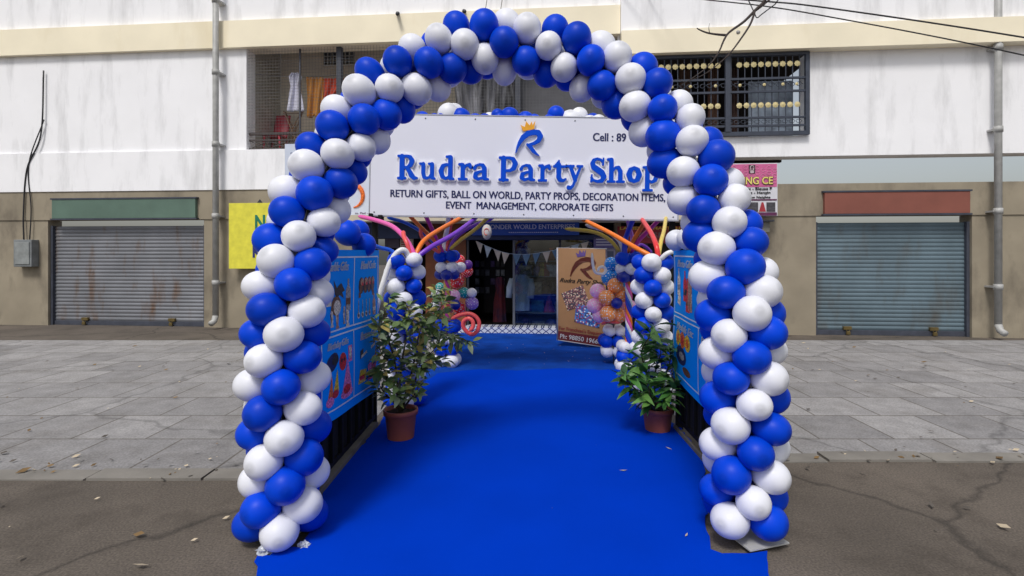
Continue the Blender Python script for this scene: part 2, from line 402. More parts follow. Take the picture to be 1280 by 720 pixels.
# curled balloon on the left pillar
cp = [P(x, y, 6.72-.012*k) for k, (x, y) in enumerate(((564,399),(574,394),(586,392),(595,396),(599,404),(597,413),(591,418),(584,415),(579,408),(580,401),(586,398),(591,402),(591,409),(587,414)))]
modelling(lp, 'salmon', cp, .026, n=5)
# curled white one on the right pillar
cp = [P(740,316,6.6), P(741,330,6.6), P(744,340,6.6)]+[P(752.5+4.6*math.cos(a), 338+4.6*math.sin(a), 6.6) for a in [1.9-x*.6 for x in range(0, 10)]]
modelling(rp, 'white', cp, .018, n=4)

# ---- dotted bouquets
def bouquet(label, base, lst, D, R, cat='balloon bouquet'):
    b = P(base[0], 315, D); b.z = 0
    r = root('balloon_bouquet', b, label, cat)
    c0 = P(base[0], base[1], D+.04)
    for (c, x, y, dd, rr) in lst:
        p = P(x, y, D+dd); o = (p-c0); o = o if o.length > .02 else Vector((0, -1, 0)); balloon(c, p, o, Vector((.1, .3, 1)), R*rr, r, .97)
    m = MB(); m.tube([(b.x, b.y, .02), (b.x, b.y, c0.z+.2)], .009, 8); m.build('stem', rgb('dull_wire', 70, 72, 78), r)
    return r
bouquet('bouquet of red, teal and pink dotted balloons left of the shop glass', (568,360), [('white',576,334,-.1,.85),('violet',585,331,.05,.8),('red',575,325,0,.85),('red',584,339,.1,1),('red',571,351,-.05,1.2),('pink',562,350,.1,.9),('teal',550,359,.05,.8),('teal',580,366,-.05,.95),('pink',567,370,-.12,1.1),('clear',546,368,0,.95),('white',590,366,-.1,.8),('purple',590,379,-.04,1.1),('navy',569,381,-.2,.85),('red',574,386,-.05,1.1),('clear',544,384,.05,1.0),('red',561,384,.1,1)], 7.3, .085)
bq = bouquet('balloon flowers of orange and pink dots standing before the tan poster', (767,372), [('orange',769,357,-.08,1),('orange',758,372,-.13,1),('orange',760,392,-.13,1.05),('orange',773,394,-.06,.95),('orange',779,368,-.04,1),('navy',771,379,-.2,.72),('pink',747,364,.03,1),('pink',743,382,.03,1),('pink',750,394,.05,1),('pink',757,383,.1,1.1),('pink',787,384,.12,1),('cyan',764,330,.1,.9),('cyan',761,347,.05,1.0),('cyan',772,347,.06,1),('cyan',776,358,.12,.9),('cyan',770,336,.15,.95)], 6.95, .104)
ring(bq, 768, 413, 7.05, W4, .078, th0=PI/4); ring(bq, 764, 426, 7.05, B4, .088, th0=PI/4); ring(bq, 766, 438, 7.05, W4, .085, th0=PI/5)
pp = [P(752,405,6.9),P(760,402,6.85),P(772,403,6.85),P(783,398,6.9)]; modelling(bq, 'salmon', pp, .02)

# ---- balloon pairs on the banners and balloons along the board's top
def pair(label, lst, nm='balloon_pair'):
    p0 = P(lst[0][1], lst[0][2], lst[0][3]); r = root(nm, p0, label, 'balloon bunch')
    for c, x, y, D, R in lst:
        if D >= 5.9: D = max(D, 6.0+R); R *= D/6.0
        balloon(c, P(x, y, D), Vector((random.uniform(-.4, .4), -.5, .6)), Vector((0, 0, 1)), R, r, .97)
    return r
pair('blue balloons tied to the top of the left printed banner', [('blue',434,291,4.0,.1),('blue',455,306,4.15,.094),('blue',448,288,4.4,.09)])
pair('white balloons tied to the top of the right printed banner', [('white',845,300,4.25,.085),('white',861,298,4.1,.093)])
pair('blue balloons peeking over the left stretch of the white signboard', [('blue',543,148,6.0,.06),('blue',553,148,6.05,.065),('blue',576,148,6,.12),('blue',594,151,6.1,.085),('blue',536,150,6.1,.06),('blue',528,149,6.0,.09),('blue',606,150,6.0,.075)])
pair('white balloon standing above the left stretch of the white signboard', [('white',561,143,6.1,.13),('white',568,140,6.2,.1),('white',612,149,6.15,.08)])
pair('blue balloons peeking over the middle of the white signboard beside the crown', [('blue',622,144,6.1,.075),('blue',624,148,6.0,.07),('blue',637,146,6.0,.11),('blue',657,150,6.0,.1),('blue',668,150,6.1,.07)])
pair('blue balloons peeking over the white signboard right of the crown', [('blue',695,143,6.05,.1),('blue',688,152,6.0,.09)])
pair('white balloons bunched over the right stretch of the white signboard', [('white',713,151,6.05,.125),('white',724,145,6.2,.1),('white',737,155,6.05,.1),('blue',741,150,6.2,.08),('white',748,153,6.05,.09)])

# ------------------------------------------------------------------ ground and carpet
g = MB(); g.box((-60, -30, -.3), (60, 60, 0))
gm_ = (mat('dusty_concrete', lin((92, 84, 76)), rough=.9, var=.22, scale=1.3, bump=.35, bscale=35, stain=(lin((62, 55, 48)), 2.2, .5, .8, 1)))
def weather(m, crack=.5, csc=.6, grit=.35, gsc=90):
    nt = m.node_tree; N = nt.nodes; L = nt.links; b = N['Principled BSDF']; src = b.inputs['Base Color'].links[0].from_socket; tc = N['Texture Coordinate']
    nz = N.new('ShaderNodeTexNoise'); nz.inputs['Scale'].default_value = 2.5; nz.inputs['Detail'].default_value = 5; L.new(tc.outputs['Object'], nz.inputs['Vector'])
    ad = N.new('ShaderNodeMix'); ad.data_type = 'VECTOR'; ad.inputs['Factor'].default_value = .28; L.new(tc.outputs['Object'], ad.inputs['A']); L.new(nz.outputs['Color'], ad.inputs['B'])
    vo = N.new('ShaderNodeTexVoronoi'); vo.feature = 'DISTANCE_TO_EDGE'; vo.inputs['Scale'].default_value = csc; L.new(ad.outputs['Result'], vo.inputs['Vector'])
    cr = N.new('ShaderNodeMapRange'); cr.inputs['From Min'].default_value = .0; cr.inputs['From Max'].default_value = .012; cr.inputs['To Min'].default_value = 1-crack; cr.inputs['To Max'].default_value = 1; L.new(vo.outputs['Distance'], cr.inputs['Value'])
    g1 = N.new('ShaderNodeTexNoise'); g1.inputs['Scale'].default_value = gsc; g1.inputs['Detail'].default_value = 3; L.new(tc.outputs['Object'], g1.inputs['Vector'])
    gr_ = N.new('ShaderNodeMapRange'); gr_.inputs['From Min'].default_value = .3; gr_.inputs['From Max'].default_value = .7; gr_.inputs['To Min'].default_value = 1-grit; gr_.inputs['To Max'].default_value = 1+grit; L.new(g1.outputs['Fac'], gr_.inputs['Value'])
    mu = N.new('ShaderNodeMath'); mu.operation = 'MULTIPLY'; L.new(cr.outputs['Result'], mu.inputs[0]); L.new(gr_.outputs['Result'], mu.inputs[1])
    hs = N.new('ShaderNodeHueSaturation'); L.new(src, hs.inputs['Color']); L.new(mu.outputs[0], hs.inputs['Value']); L.new(hs.outputs['Color'], b.inputs['Base Color'])
    return m
tag(g.build('ground', weather(gm_)), kind='structure')
pv = MB()
pv.box((-9, 3.6, .0), (-1.30, 8.9, .004)); pv.box((1.42, 3.9, .0), (9, 8.9, .004))
pvm = mat('pale_concrete', lin((150, 148, 148)), rough=.85, var=.14, scale=5, bump=.2, bscale=40, stain=(lin((118, 114, 110)), 1.7, .5, .85, 1))
def add_joints(m, sc, bw, rh, dark):
    nt = m.node_tree; N = nt.nodes; L = nt.links; b = N['Principled BSDF']; src = b.inputs['Base Color'].links[0].from_socket
    tc = N['Texture Coordinate']; br = N.new('ShaderNodeTexBrick'); br.inputs['Scale'].default_value = sc; br.inputs['Brick Width'].default_value = bw; br.inputs['Row Height'].default_value = rh
    br.inputs['Mortar Size'].default_value = .009; br.inputs['Mortar Smooth'].default_value = .3; br.inputs['Color1'].default_value = (1, 1, 1, 1); br.inputs['Color2'].default_value = (.72, .72, .73, 1); br.inputs['Mortar'].default_value = (*dark, 1)
    L.new(tc.outputs['Object'], br.inputs['Vector']); mx = N.new('ShaderNodeMix'); mx.data_type = 'RGBA'; mx.blend_type = 'MULTIPLY'; mx.inputs['Factor'].default_value = 1
    L.new(src, mx.inputs['A']); L.new(br.outputs['Color'], mx.inputs['B']); L.new(mx.outputs['Result'], b.inputs['Base Color'])
add_joints(pvm, 1, .6, .6, (.38, .35, .31)); weather(pvm, .35, .5, .22, 70)
kb = MB()
for x0_, x1_, y_ in ((-9, -1.32, 3.6), (1.44, 9, 3.9)):
    n_ = int((x1_-x0_)/.75)
    for i in range(n_): e_ = random.gauss(0, .008); kb.box((x0_+(x1_-x0_)*i/n_+random.uniform(.003, .014), y_-.16+e_, 0), (x0_+(x1_-x0_)*(i+1)/n_-random.uniform(.003, .014), y_-.002+e_, .012+random.uniform(-.004, .006)))
tag(kb.build('kerb', mat('worn_kerb_stone', lin((124, 120, 114)), rough=.9, var=.2, scale=3, bump=.3, bscale=30)), kind='structure')
tag(pv.build('pavement', pvm), kind='structure')
near = [(318,760),(322,697),(338,697),(346,690),(376,690),(386,668),(398,640),(404,613),(430,583),(458,552),(471,538),(484,518),(505,498),(528,482),(548,468),(600,463),(650,465),(700,462),(752,464),(776,463),(790,485),(806,512),(826,528),(848,536),(861,552),(873,571),(880,585),(881,606),(878,628),(882,640),(885,668),(889,690),(902,696),(960,694),(962,760)]
def sheet(px, z, th, jit=.008):
    base = [G(*p) for p in px]; out = []
    for a, b in zip(base, base[1:]+base[:1]):
        n = max(1, int((b-a).length/.05))
        for k in range(n):
            p = a.lerp(b, k/n); p = p+Vector((random.gauss(0, jit), random.gauss(0, jit), 0)); out.append(Vector((p.x, p.y, z)))
    return out
def carpet(name, px, z, m, label):
    o_ = sheet(px, z, .006); n = len(o_); mb = MB(); vs = o_+[Vector((p.x, p.y, z-.005)) for p in o_]
    mb.add(vs, [list(range(n))]+[(i, i+n, (i+1) % n+n, (i+1) % n) for i in range(n)])
    return tag(mb.build(name, m), label, 'carpet')
near[0] = (300, 1150); near[-1] = (990, 1150); near.insert(1, (322, 730)); near.insert(-1, (961, 730))
carpet('carpet', near, .019, mat('bright_blue_felt', (.0, .038, .47), rough=.95, var=.07, scale=1.4, bump=.2, bscale=300, spec=.02), 'bright royal blue carpet running from the arch toward the shop')
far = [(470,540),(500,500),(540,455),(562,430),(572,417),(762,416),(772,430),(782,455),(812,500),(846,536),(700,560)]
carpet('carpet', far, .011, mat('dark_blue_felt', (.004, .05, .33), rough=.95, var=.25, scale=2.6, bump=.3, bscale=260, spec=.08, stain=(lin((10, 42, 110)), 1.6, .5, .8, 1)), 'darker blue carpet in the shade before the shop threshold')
lit = MB()
for _ in range(26):
    p = G(random.uniform(600, 760), random.uniform(430, 460)); a = random.uniform(0, 3); s = random.uniform(.008, .02)
    lit.add([(p.x+math.cos(a+k*1.57)*s*(1 if k % 2 else .4), p.y+math.sin(a+k*1.57)*s*(1 if k % 2 else .4), .0205+.004*(k == 1)) for k in range(4)], [(0, 1, 2, 3)])
for px, py, s in ((779,592,.03),(836,564,.03),(858,674,.025),(745,560,.008),(690,640,.006),(560,600,.006)):
    p = G(px, py); a = random.uniform(0, 3)
    lit.add([(p.x+math.cos(a+k*1.57)*s*(1 if k % 2 else .22), p.y+math.sin(a+k*1.57)*s*(1 if k % 2 else .22), .023+.004*(k == 1)) for k in range(4)], [(0, 1, 2, 3)])
tag(lit.build('litter', rgb('paper_bits', 190, 175, 150, rough=.9)), 'scraps of paper and dry bits scattered on the carpet', 'litter', kind='stuff')
gl_ = MB(); rr_ = random.Random(3)
for _ in range(420):
    sd_ = rr_.choice((-1, 1)); x = sd_*rr_.uniform(1.45, 6.5); y = rr_.uniform(2.3, 9) if rr_.random() < .6 else rr_.gauss(3.62 if sd_ < 0 else 3.8, .12); a = rr_.uniform(0, 6.3); s_ = rr_.uniform(.006, .03)*(1 if rr_.random() < .8 else 1.6)
    z = .016; gl_.cur = rr_.randrange(3)
    gl_.add([(x+math.cos(a+k*1.57)*s_*(1 if k % 2 else .45), y+math.sin(a+k*1.57)*s_*(1 if k % 2 else .45), z+(s_*.35 if k in (1, 2) else 0)) for k in range(4)], [(0, 1, 2), (0, 2, 3)])
tag(gl_.build('litter', [rgb('dry_leaf', 116, 92, 58, rough=.9, var=.3), rgb('pebble_grit', 86, 80, 74, rough=.95, var=.3), rgb('paper_bits', 190, 175, 150, rough=.9)]), 'dry leaves, grit and paper scraps over the open ground beside the arch', 'litter', kind='stuff')
def crumple(px, py, s, label):
    c = G(px, py); mb = MB()
    def fn(u, v):
        th = 2*PI*u; ph = PI*v; q = Vector((math.sin(ph)*math.cos(th), math.sin(ph)*math.sin(th), math.cos(ph)))
        k = .7+.6*mnoise.noise(q*2.3+c*3); return (c.x+q.x*s*k, c.y+q.y*s*k, max(.004, .5*s+q.z*s*.55*k))
    mb.grid(fn, 18, 10, smooth=False); return tag(mb.build('plastic_bag', rgb('crumpled_plastic', 175, 180, 190, rough=.35)), label, 'plastic bag', 'plastic scraps at the foot of the arch')
crumple(331, 694, .05, 'crumpled white plastic bag under the outer side of the left arch foot')
crumple(380, 686, .04, 'crumpled pale plastic bag on the carpet side of the left arch foot')

# ------------------------------------------------------------------ side barriers with printed banners
black_m = rgb('black_sheet_metal', 30, 30, 31, rough=.8, var=.3, scale=5, spec=.2)
frame_m = rgb('black_frame_paint', 14, 14, 15, rough=.7, var=.2, spec=.25); ledge_m = rgb('dusty_ledge', 96, 92, 88, rough=.85, var=.25)
ban_blue = rgb('printed_vinyl', 0, 150, 250, rough=.6, var=.06, scale=3, spec=.06); white_ink = rgb('white_ink', 225, 230, 235, rough=.5)
inks = {k: rgb(k+'_ink', *v, rough=.5, var=.75, scale=75) for k, v in {'dark': (35,35,45), 'grey': (150,150,150), 'cream': (215,205,185), 'brown': (110,70,45), 'pink': (225,120,175), 'red': (200,40,45), 'yellow': (225,190,50), 'navy': (25,35,90), 'orange': (225,110,40), 'skin': (170,130,110)}.items()}
inkl = list(inks)
def barrier(side, x, y0, y1, label, ban_label):
    s = 1 if side == 'left' else -1                     # banner faces the walkway
    c = root('metal_barrier', (x, (y0+y1)/2, 0), label, 'barrier', 'metal barriers flanking the carpet')
    H = 1.515
    pn = MB(); pn.box((x-.012, y0+.03, .12), (x+.012, y1-.03, H-.03)); pn.build('panel', black_m, c)
    for (a, b) in (((x-.03, y0, 0), (x+.03, y0+.035, H)), ((x-.03, y1-.035, 0), (x+.03, y1, H))):
        m = MB(); m.box(a, b); m.build('post', frame_m, c, .004)
    for (z0, z1) in ((H-.028, H-.002), (.075, .118)):
        m = MB(); m.box((x-.025, y0+.036, z0), (x+.025, y1-.036, z1)); m.build('rail', frame_m, c, .004)
    m = MB(); m.box((x-.04, y0+.04, .0), (x+.05*s if s > 0 else x-.06, y1-.04, .05)); m.build('kerb_ledge', ledge_m, c, .006)
    n = 8
    for i in range(1, n):
        y = y0+(y1-y0)*i/n; m = MB(); m.box((x+.013*s, y-.016, .119), (x+.04*s, y+.016, H-.03)); m.build('rib', frame_m, c, .003)
    # banner sheet: u runs away from the viewer, v up
    by0, by1 = y0+.06, y1-.012
    def pos(u, v, o=0):
        if side == 'left': zb = .44-.10*u; sag = .015*math.sin(PI*u)
        else: zb = .40-.01*u; sag = .06*math.sin(PI*u)*-1*(1-v)
        z = zb+(H-.0-zb)*v+(-sag if side == 'left' else -.0)*(1-v)+(sag if side == 'right' else 0)*0
        if side == 'right': z += .05*(1-v)*(1-math.sin(PI*min(1, u*1.2)))
        y = by0+(by1-by0)*u
        return (x+s*(.052+o+.006*math.sin(u*9+v*2)+.004*math.sin(v*7)), y, z)
    mats = [ban_blue, white_ink]+[inks[k] for k in inkl]
    mb = MB(); mb.grid(lambda u, v: pos(u, v), 24, 24)
    def fl(ci, uv, o=.002):
        mb.cur = ci; mb.poly([pos(u, v, o) for u, v in uv]); mb.cur = 0
    def line(u0, v0, u1, v1, w=.0045):
        k = 6
        for i in range(k):
            a = i/k; b = (i+1)/k; ua, va, ub, vb = u0+(u1-u0)*a, v0+(v1-v0)*a, u0+(u1-u0)*b, v0+(v1-v0)*b
            if u0 == u1: fl(1, [(ua-w*1.1, va), (ua+w*1.1, va), (ub+w*1.1, vb), (ub-w*1.1, vb)])
            else: fl(1, [(ua, va-w), (ub, vb-w), (ub, vb+w), (ua, va+w)])
    nC = 2
    def U(u): return u if side == 'left' else 1-u       # reading direction
    for (v0, v1) in ((.06, .49), (.52, .955)):
        for v in (v0, v1): line(.03, v, .97, v)
        for u in (.03, .5, .97): line(u, v0, u, v1)
    titles = {'left': [('Marble Gifts', .25, .9), ('Hand Crafts', .75, .9), ('Birthday Gifts', .25, .43), ('Return Gifts', .75, .43)],
              'right': [('Photo Gifts', .74, .9), ('Medals Etc', .74, .43), ('Hand Crafts', .3, .43), ('Flower Its', .3, .9)]}[side]
    mb.cur = 1
    for t, u, v in titles:
        vs, fs, tw, th = text(t, shear=.35, off=.0); w = .31
        L = by1-by0; hh = .066
        out = []
        for q_ in vs:
            du = q_.x/tw*w; du = du if side == 'left' else -du
            out.append(pos(u+du, v+q_.y/th*.05, .0035))
        mb.add(out, [f for f in fs])
        for dd in (.007, .013): mb.add([pos(u+(q_.x/tw*w+dd)*(1 if side == 'left' else -1), v+q_.y/th*.055, .0037+dd*.02) for q_ in vs], fs)
    mb.cur = 0
    def ell(ci, u, v, a, b, n=12, rot=0, o=.002):
        pts_ = []
        for k in range(n):
            th = 2*PI*k/n; dx, dy = a*math.cos(th), b*math.sin(th); pts_.append((u+dx*math.cos(rot)-dy*math.sin(rot), v+dx*math.sin(rot)+dy*math.cos(rot)))
        fl(ci, pts_, o)
    I = {k: i+2 for i, k in enumerate(inkl)}
    def figure(u, v, h, c1, c2):                          # small statuette
        ell(I[c1], u, v, h*.17, h*.5, o=.002); ell(I[c2], u, v+h*.42, h*.1, h*.13, o=.0026); ell(I[c2], u-h*.1, v-.05*h, h*.06, h*.25, rot=.3, o=.0026); fl(I[c1], [(u-h*.2, v-h*.55), (u+h*.2, v-h*.55), (u+h*.17, v-h*.42), (u-h*.17, v-h*.42)], .0024)
    def bottle(u, v, h, c1, c2):
        fl(I[c1], [(u-.035, v-h*.5), (u+.035, v-h*.5), (u+.035, v+h*.15), (u+.012, v+h*.3), (u+.012, v+h*.5), (u-.012, v+h*.5), (u-.012, v+h*.3), (u-.035, v+h*.15)])
        fl(I[c2], [(u-.034, v-h*.3), (u+.034, v-h*.3), (u+.034, v-.02), (u-.034, v-.02)], .0028)
    if side == 'left':
        fl(I['dark'], [(.2,.82),(.26,.76),(.31,.80),(.37,.75),(.33,.74),(.36,.70),(.28,.73),(.22,.73)]); ell(I['dark'], .28, .755, .06, .03, rot=.5, o=.0026)
        bottle(.13, .74, .14, 'cream', 'red'); bottle(.42, .72, .2, 'grey', 'brown')
        ell(I['brown'], .24, .665, .075, .06); ell(I['cream'], .25, .655, .055, .045, o=.003); fl(I['brown'], [(.22,.70),(.25,.70),(.26,.75),(.25,.75)])
        figure(.17, .605, .11, 'cream', 'brown'); figure(.25, .60, .13, 'skin', 'cream'); figure(.41, .60, .14, 'cream', 'grey'); figure(.36, .60, .1, 'grey', 'cream')
        fl(I['brown'], [(.58,.685),(.88,.685),(.88,.72),(.58,.72)])
        for k in range(4):
            u = .62+k*.075; ell(I['dark'], u, .765, .045, .055); ell(I['skin'], u+.01, .79, .03, .025, o=.003); ell(I['brown'], u-.01, .74, .02, .03, o=.003); fl(I['dark'], [(u-.03,.72),(u-.01,.72),(u-.01,.76),(u-.03,.76)], .0022); fl(I['red'], [(u,.765),(u+.03,.765),(u+.03,.785),(u,.785)], .0034)
        for k in range(4):
            u = .58+k*.065; fl(I['grey'], [(u-.004,.585),(u+.004,.585),(u+.004,.67),(u-.004,.67)]); ell(I['cream'], u, .572, .02, .02); ell(I['navy'], u, .572, .011, .011, o=.003)
        bottle(.88, .62, .15, 'skin', 'cream')
        ell(I['navy'], .16, .34, .09, .05, rot=.3); ell(I['dark'], .2, .35, .05, .03, o=.003); ell(I['red'], .32, .32, .06, .055); ell(I['dark'], .30, .33, .015, .012, o=.003); ell(I['dark'], .34, .33, .015, .012, o=.003)
        fl(I['pink'], [(.41,.3),(.47,.3),(.47,.4),(.41,.4)]); ell(I['cream'], .44, .34, .02, .02, o=.003); ell(I['cream'], .44, .375, .02, .015, o=.003)
        fl(I['orange'], [(.1,.13),(.17,.13),(.15,.27)]); ell(I['pink'], .13, .115, .05, .03); fl(I['yellow'], [(.17,.16),(.25,.16),(.23,.29)]); ell(I['red'], .2, .15, .045, .025, o=.003)
        fl(I['pink'], [(.3,.12),(.47,.12),(.40,.32)]); ell(I['red'], .38, .14, .06, .03, o=.003); ell(I['pink'], .38, .115, .1, .03, o=.0025)
        fl(I['dark'], [(.6,.28),(.88,.33),(.88,.385),(.6,.335)]); fl(I['cream'], [(.61,.285),(.87,.332),(.87,.35),(.61,.303)], .003)
        fl(I['yellow'], [(.57,.12),(.7,.12),(.7,.20),(.6,.21)]); fl(I['red'], [(.59,.14),(.67,.14),(.67,.17),(.59,.17)], .003); fl(I['red'], [(.73,.11),(.84,.11),(.92,.22),(.88,.27),(.76,.2)]); ell(I['pink'], .76, .2, .035, .03, o=.003); fl(I['dark'], [(.83,.2),(.88,.2),(.93,.34),(.9,.34)], .003); ell(I['dark'], .8, .14, .03, .02, o=.0032)
    else:
        bottle(U(.13), .76, .2, 'cream', 'grey'); bottle(U(.27), .74, .22, 'red', 'dark'); bottle(U(.36), .72, .3, 'skin', 'cream'); bottle(U(.32), .68, .24, 'red', 'brown')
        fl(I['cream'], [(U(.1),.6),(U(.17),.58),(U(.18),.65),(U(.12),.68)])
        for k, (a, b_) in enumerate((('yellow','orange'),('cream','red'),('skin','red'),('cream','brown'))):
            figure(U(.6+.1*(k % 2)), .78-.14*(k//2), .11, a, b_); figure(U(.82), .8-.1*k*.8, .09, b_, a)
        for k in range(3): ell(I['yellow' if k != 1 else 'orange'], U(.14+k*.09), .34, .05, .06); ell(I['orange' if k != 1 else 'red'], U(.14+k*.09), .34, .025, .035, o=.003)
        ell(I['navy'], U(.2), .22, .1, .07); ell(I['grey'], U(.22), .22, .05, .03, o=.003); ell(I['brown'], U(.3), .13, .07, .03)
        figure(U(.6), .3, .16, 'brown', 'skin'); figure(U(.72), .28, .12, 'grey', 'dark'); figure(U(.66), .14, .15, 'cream', 'grey'); figure(U(.84), .12, .12, 'cream', 'skin'); figure(U(.92), .3, .13, 'grey', 'cream')
    b = mb.build('printed_banner', mats); tag(b, ban_label, 'banner', 'printed banners on the barriers')
barrier('left', -1.262, 3.08, 4.53, 'black metal barrier left of the carpet, by the pot of small leaves', 'blue banner picturing a dark fish, keyboard and party hats, on the left barrier')
barrier('right', 1.352, 3.15, 4.47, 'black metal barrier right of the carpet, by the pot of long leaves', 'blue banner with pictured bottles and yellow masks, on the right barrier')

# ------------------------------------------------------------------ potted plants
pot_m = rgb('terracotta_plastic', 158, 86, 62, rough=.5, var=.12, scale=6, bump=.05, bscale=80); soil_m = rgb('potting_soil', 52, 38, 28, rough=1, var=.4, scale=40, bump=.8, bscale=60)
stem_m = rgb('plant_bark', 70, 62, 42, rough=.85, var=.3, scale=30)
def leaf(mb, p, d, up, L, Wd, fold=.25, curl=.25):
    d = d.normalized(); s = d.cross(up)
    if s.length < 1e-4: s = d.orthogonal()
    s.normalize(); n = s.cross(d).normalized(); rows = 5; vs = []; prof = [.12, .75, 1, .7, .05]
    for i in range(rows):
        t = i/(rows-1); c = p+d*L*t-n*L*curl*t*t; w = Wd*.5*prof[i]
        vs += [c-s*w+n*w*fold, c, c+s*w+n*w*fold]
    fs = []
    for i in range(rows-1):
        for k in range(2): a = i*3+k; fs.append((a, a+1, a+4, a+3))
    mb.add(vs, fs, True)
def plant(label, base, H0, rim, bot, branches, leaf_mats, nleaf, L, asp, droop, group):
    r = root('potted_plant', base, label, 'potted plant', group); X, Y = base[0], base[1]
    T = Matrix.Translation(base); m = MB(T)
    rr = rim
    m.lathe([(bot*.2, .0), (bot, .0), (bot*1.03, .012), (rr*.9, H0-.045), (rr*.93, H0-.042), (rr, H0-.04), (rr*1.01, H0-.005), (rr*.99, H0), (rr*.93, H0), (rr*.9, H0-.05)], 40)
    pt = m.build('pot', pot_m, r)
    s = MB(T)
    def fn(u, v):
        a = 2*PI*u; q_ = rr*.9*v; return (q_*math.cos(a), q_*math.sin(a), H0-.035+.02*mnoise.noise(Vector((q_*math.cos(a)*20, q_*math.sin(a)*20, 1)))+.012*(1-v))
    s.grid(fn, 24, 8); s.build('soil', soil_m, pt)
    paths = [catmull([Vector(p) for p in b], 6) for b in branches]
    for k, pp in enumerate(paths):
        st = MB(); n = len(pp); r0 = .011 if (pp[0]-Vector((X, Y, H0))).length < .16 else .006
        st.tube(pp, [max(.0022, r0*(1-.8*i/n)) for i in range(n)], 7); st.build('stem', stem_m, r)
    fo = [MB() for _ in leaf_mats]
    tot = sum(len(p) for p in paths)
    for pp in paths:
        cnt = int(nleaf*len(pp)/tot)
        for i in range(cnt):
            t = (i+random.random())/cnt; t = .3+.7*t if (pp[0]-Vector((X, Y, H0))).length < .16 else .1+.9*t
            j = min(int(t*(len(pp)-1)), len(pp)-2); p = pp[j].lerp(pp[j+1], random.random()); ax_ = (pp[j+1]-pp[j]).normalized()
            a = random.uniform(0, 2*PI); o = Vector((math.cos(a), math.sin(a), random.uniform(-.5, .6)-droop)); o = (o+ax_*.5).normalized()
            tw = random.uniform(.01, .05) if L < .09 else .01
            le = L*random.uniform(.5, 1.35)
            m_ = fo[min(int(random.random()**2.0*len(fo)), len(fo)-1)] if len(fo) > 1 else fo[0]
            leaf(m_, p+o*tw, o, Vector((random.gauss(0, .5), random.gauss(0, .5), 1)), le, le*asp*random.uniform(.8, 1.2), curl=random.uniform(-.05, .75))
    for m_, lm in zip(fo, leaf_mats):
        if m_.f: 
            m_.cur = 0
    al = MB()
    for i, m_ in enumerate(fo):
        al.cur = i; al.add(m_.v, m_.f, True)
    al.build('foliage', leaf_mats, r)
    return r
def px3(lst): return [P(*a) for a in lst]
lb = G(501, 549); 
lm_l = [rgb('dull_green_leaf', 112, 136, 78, rough=.42, var=.3, scale=5), rgb('grey_green_leaf', 142, 156, 116, rough=.4, var=.25, scale=5), rgb('dark_green_leaf', 78, 104, 58, rough=.42, var=.3, scale=5), rgb('olive_leaf', 140, 150, 76, rough=.5, var=.2), rgb('yellow_leaf', 176, 158, 84, rough=.5, var=.3, scale=20)]
D = lb.y
plant('tall potted shrub with many small dull leaves beside the left barrier', lb, .245, .136, .1, [
    px3([(499,514,D),(497,488,D),(494,455,D-.03),(486,425,D-.06),(480,395,D-.1),(486,372,D-.12)]),
    px3([(503,514,D),(508,490,D),(516,460,D-.02),(521,430,D),(528,405,D+.05),(541,378,D+.1),(548,362,D+.1)]),
    px3([(501,514,D),(500,480,D+.05),(503,450,D+.1),(508,420,D+.12),(512,392,D+.1),(506,378,D+.12)]),
    px3([(494,455,D-.03),(484,450,D-.1),(476,440,D-.15),(474,420,D-.18),(478,405,D-.2)]),
    px3([(516,460,D),(528,448,D-.06),(540,440,D-.1),(549,425,D-.12),(553,405,D-.1),(549,392,D-.12)]),
    px3([(521,430,D),(535,425,D+.1),(548,418,D+.12),(562,420,D+.1),(575,427,D+.05),(586,429,D)]),
    px3([(508,490,D),(518,478,D-.05),(524,462,D-.08),(535,452,D-.1),(552,452,D-.1)]),
    px3([(497,488,D),(486,478,D-.1),(480,462,D-.12),(474,465,D-.12)]),
    px3([(486,425,D-.06),(494,408,D-.12),(503,398,D-.15),(520,402,D-.12),(530,415,D-.1)]),
    px3([(528,405,D+.05),(538,398,D),(551,384,D-.05),(556,372,D-.05)]),
    px3([(503,450,D+.1),(492,440,D+.18),(482,420,D+.2)]),
    px3([(499,512,D),(490,500,D-.08),(481,492,D-.12),(475,482,D-.14)]), px3([(503,512,D),(512,500,D-.08),(520,490,D-.1),(524,478,D-.1)]), px3([(500,505,D),(496,490,D-.15),(500,472,D-.18)]),
    ], lm_l, 820, .08, .58, .15, 'potted plants beside the barriers')
rb = G(822, 539); D = rb.y
lm_r = [rgb('fresh_green_leaf', 72, 122, 54, rough=.36, var=.3, scale=6), rgb('deep_green_leaf', 46, 86, 40, rough=.36, var=.3, scale=6), rgb('light_green_leaf', 98, 142, 68, rough=.4, var=.25, scale=6)]
plant('potted plant with long glossy green leaves beside the right barrier', rb, .205, .134, .098, [
    px3([(820,522,D),(815,495,D),(808,465,D-.05),(802,440,D-.06),(812,420,D-.06),(818,408,D-.05)]),
    px3([(823,522,D),(826,495,D),(832,470,D),(838,448,D),(836,430,D+.02)]),
    px3([(821,522,D),(818,490,D+.08),(820,460,D+.1),(826,440,D+.12),(818,425,D+.1)]),
    px3([(820,522,D),(810,505,D-.08),(798,490,D-.12),(786,478,D-.15),(782,468,D-.15)]),
    px3([(822,522,D),(828,505,D-.12),(838,492,D-.15),(844,478,D-.15)]),
    px3([(815,495,D),(803,480,D+.1),(795,462,D+.12),(788,450,D+.12)]),
    px3([(820,522,D),(816,505,D-.15),(812,490,D-.2),(808,475,D-.22)]),
    ], lm_r, 330, .145, .32, .12, 'potted plants beside the barriers')

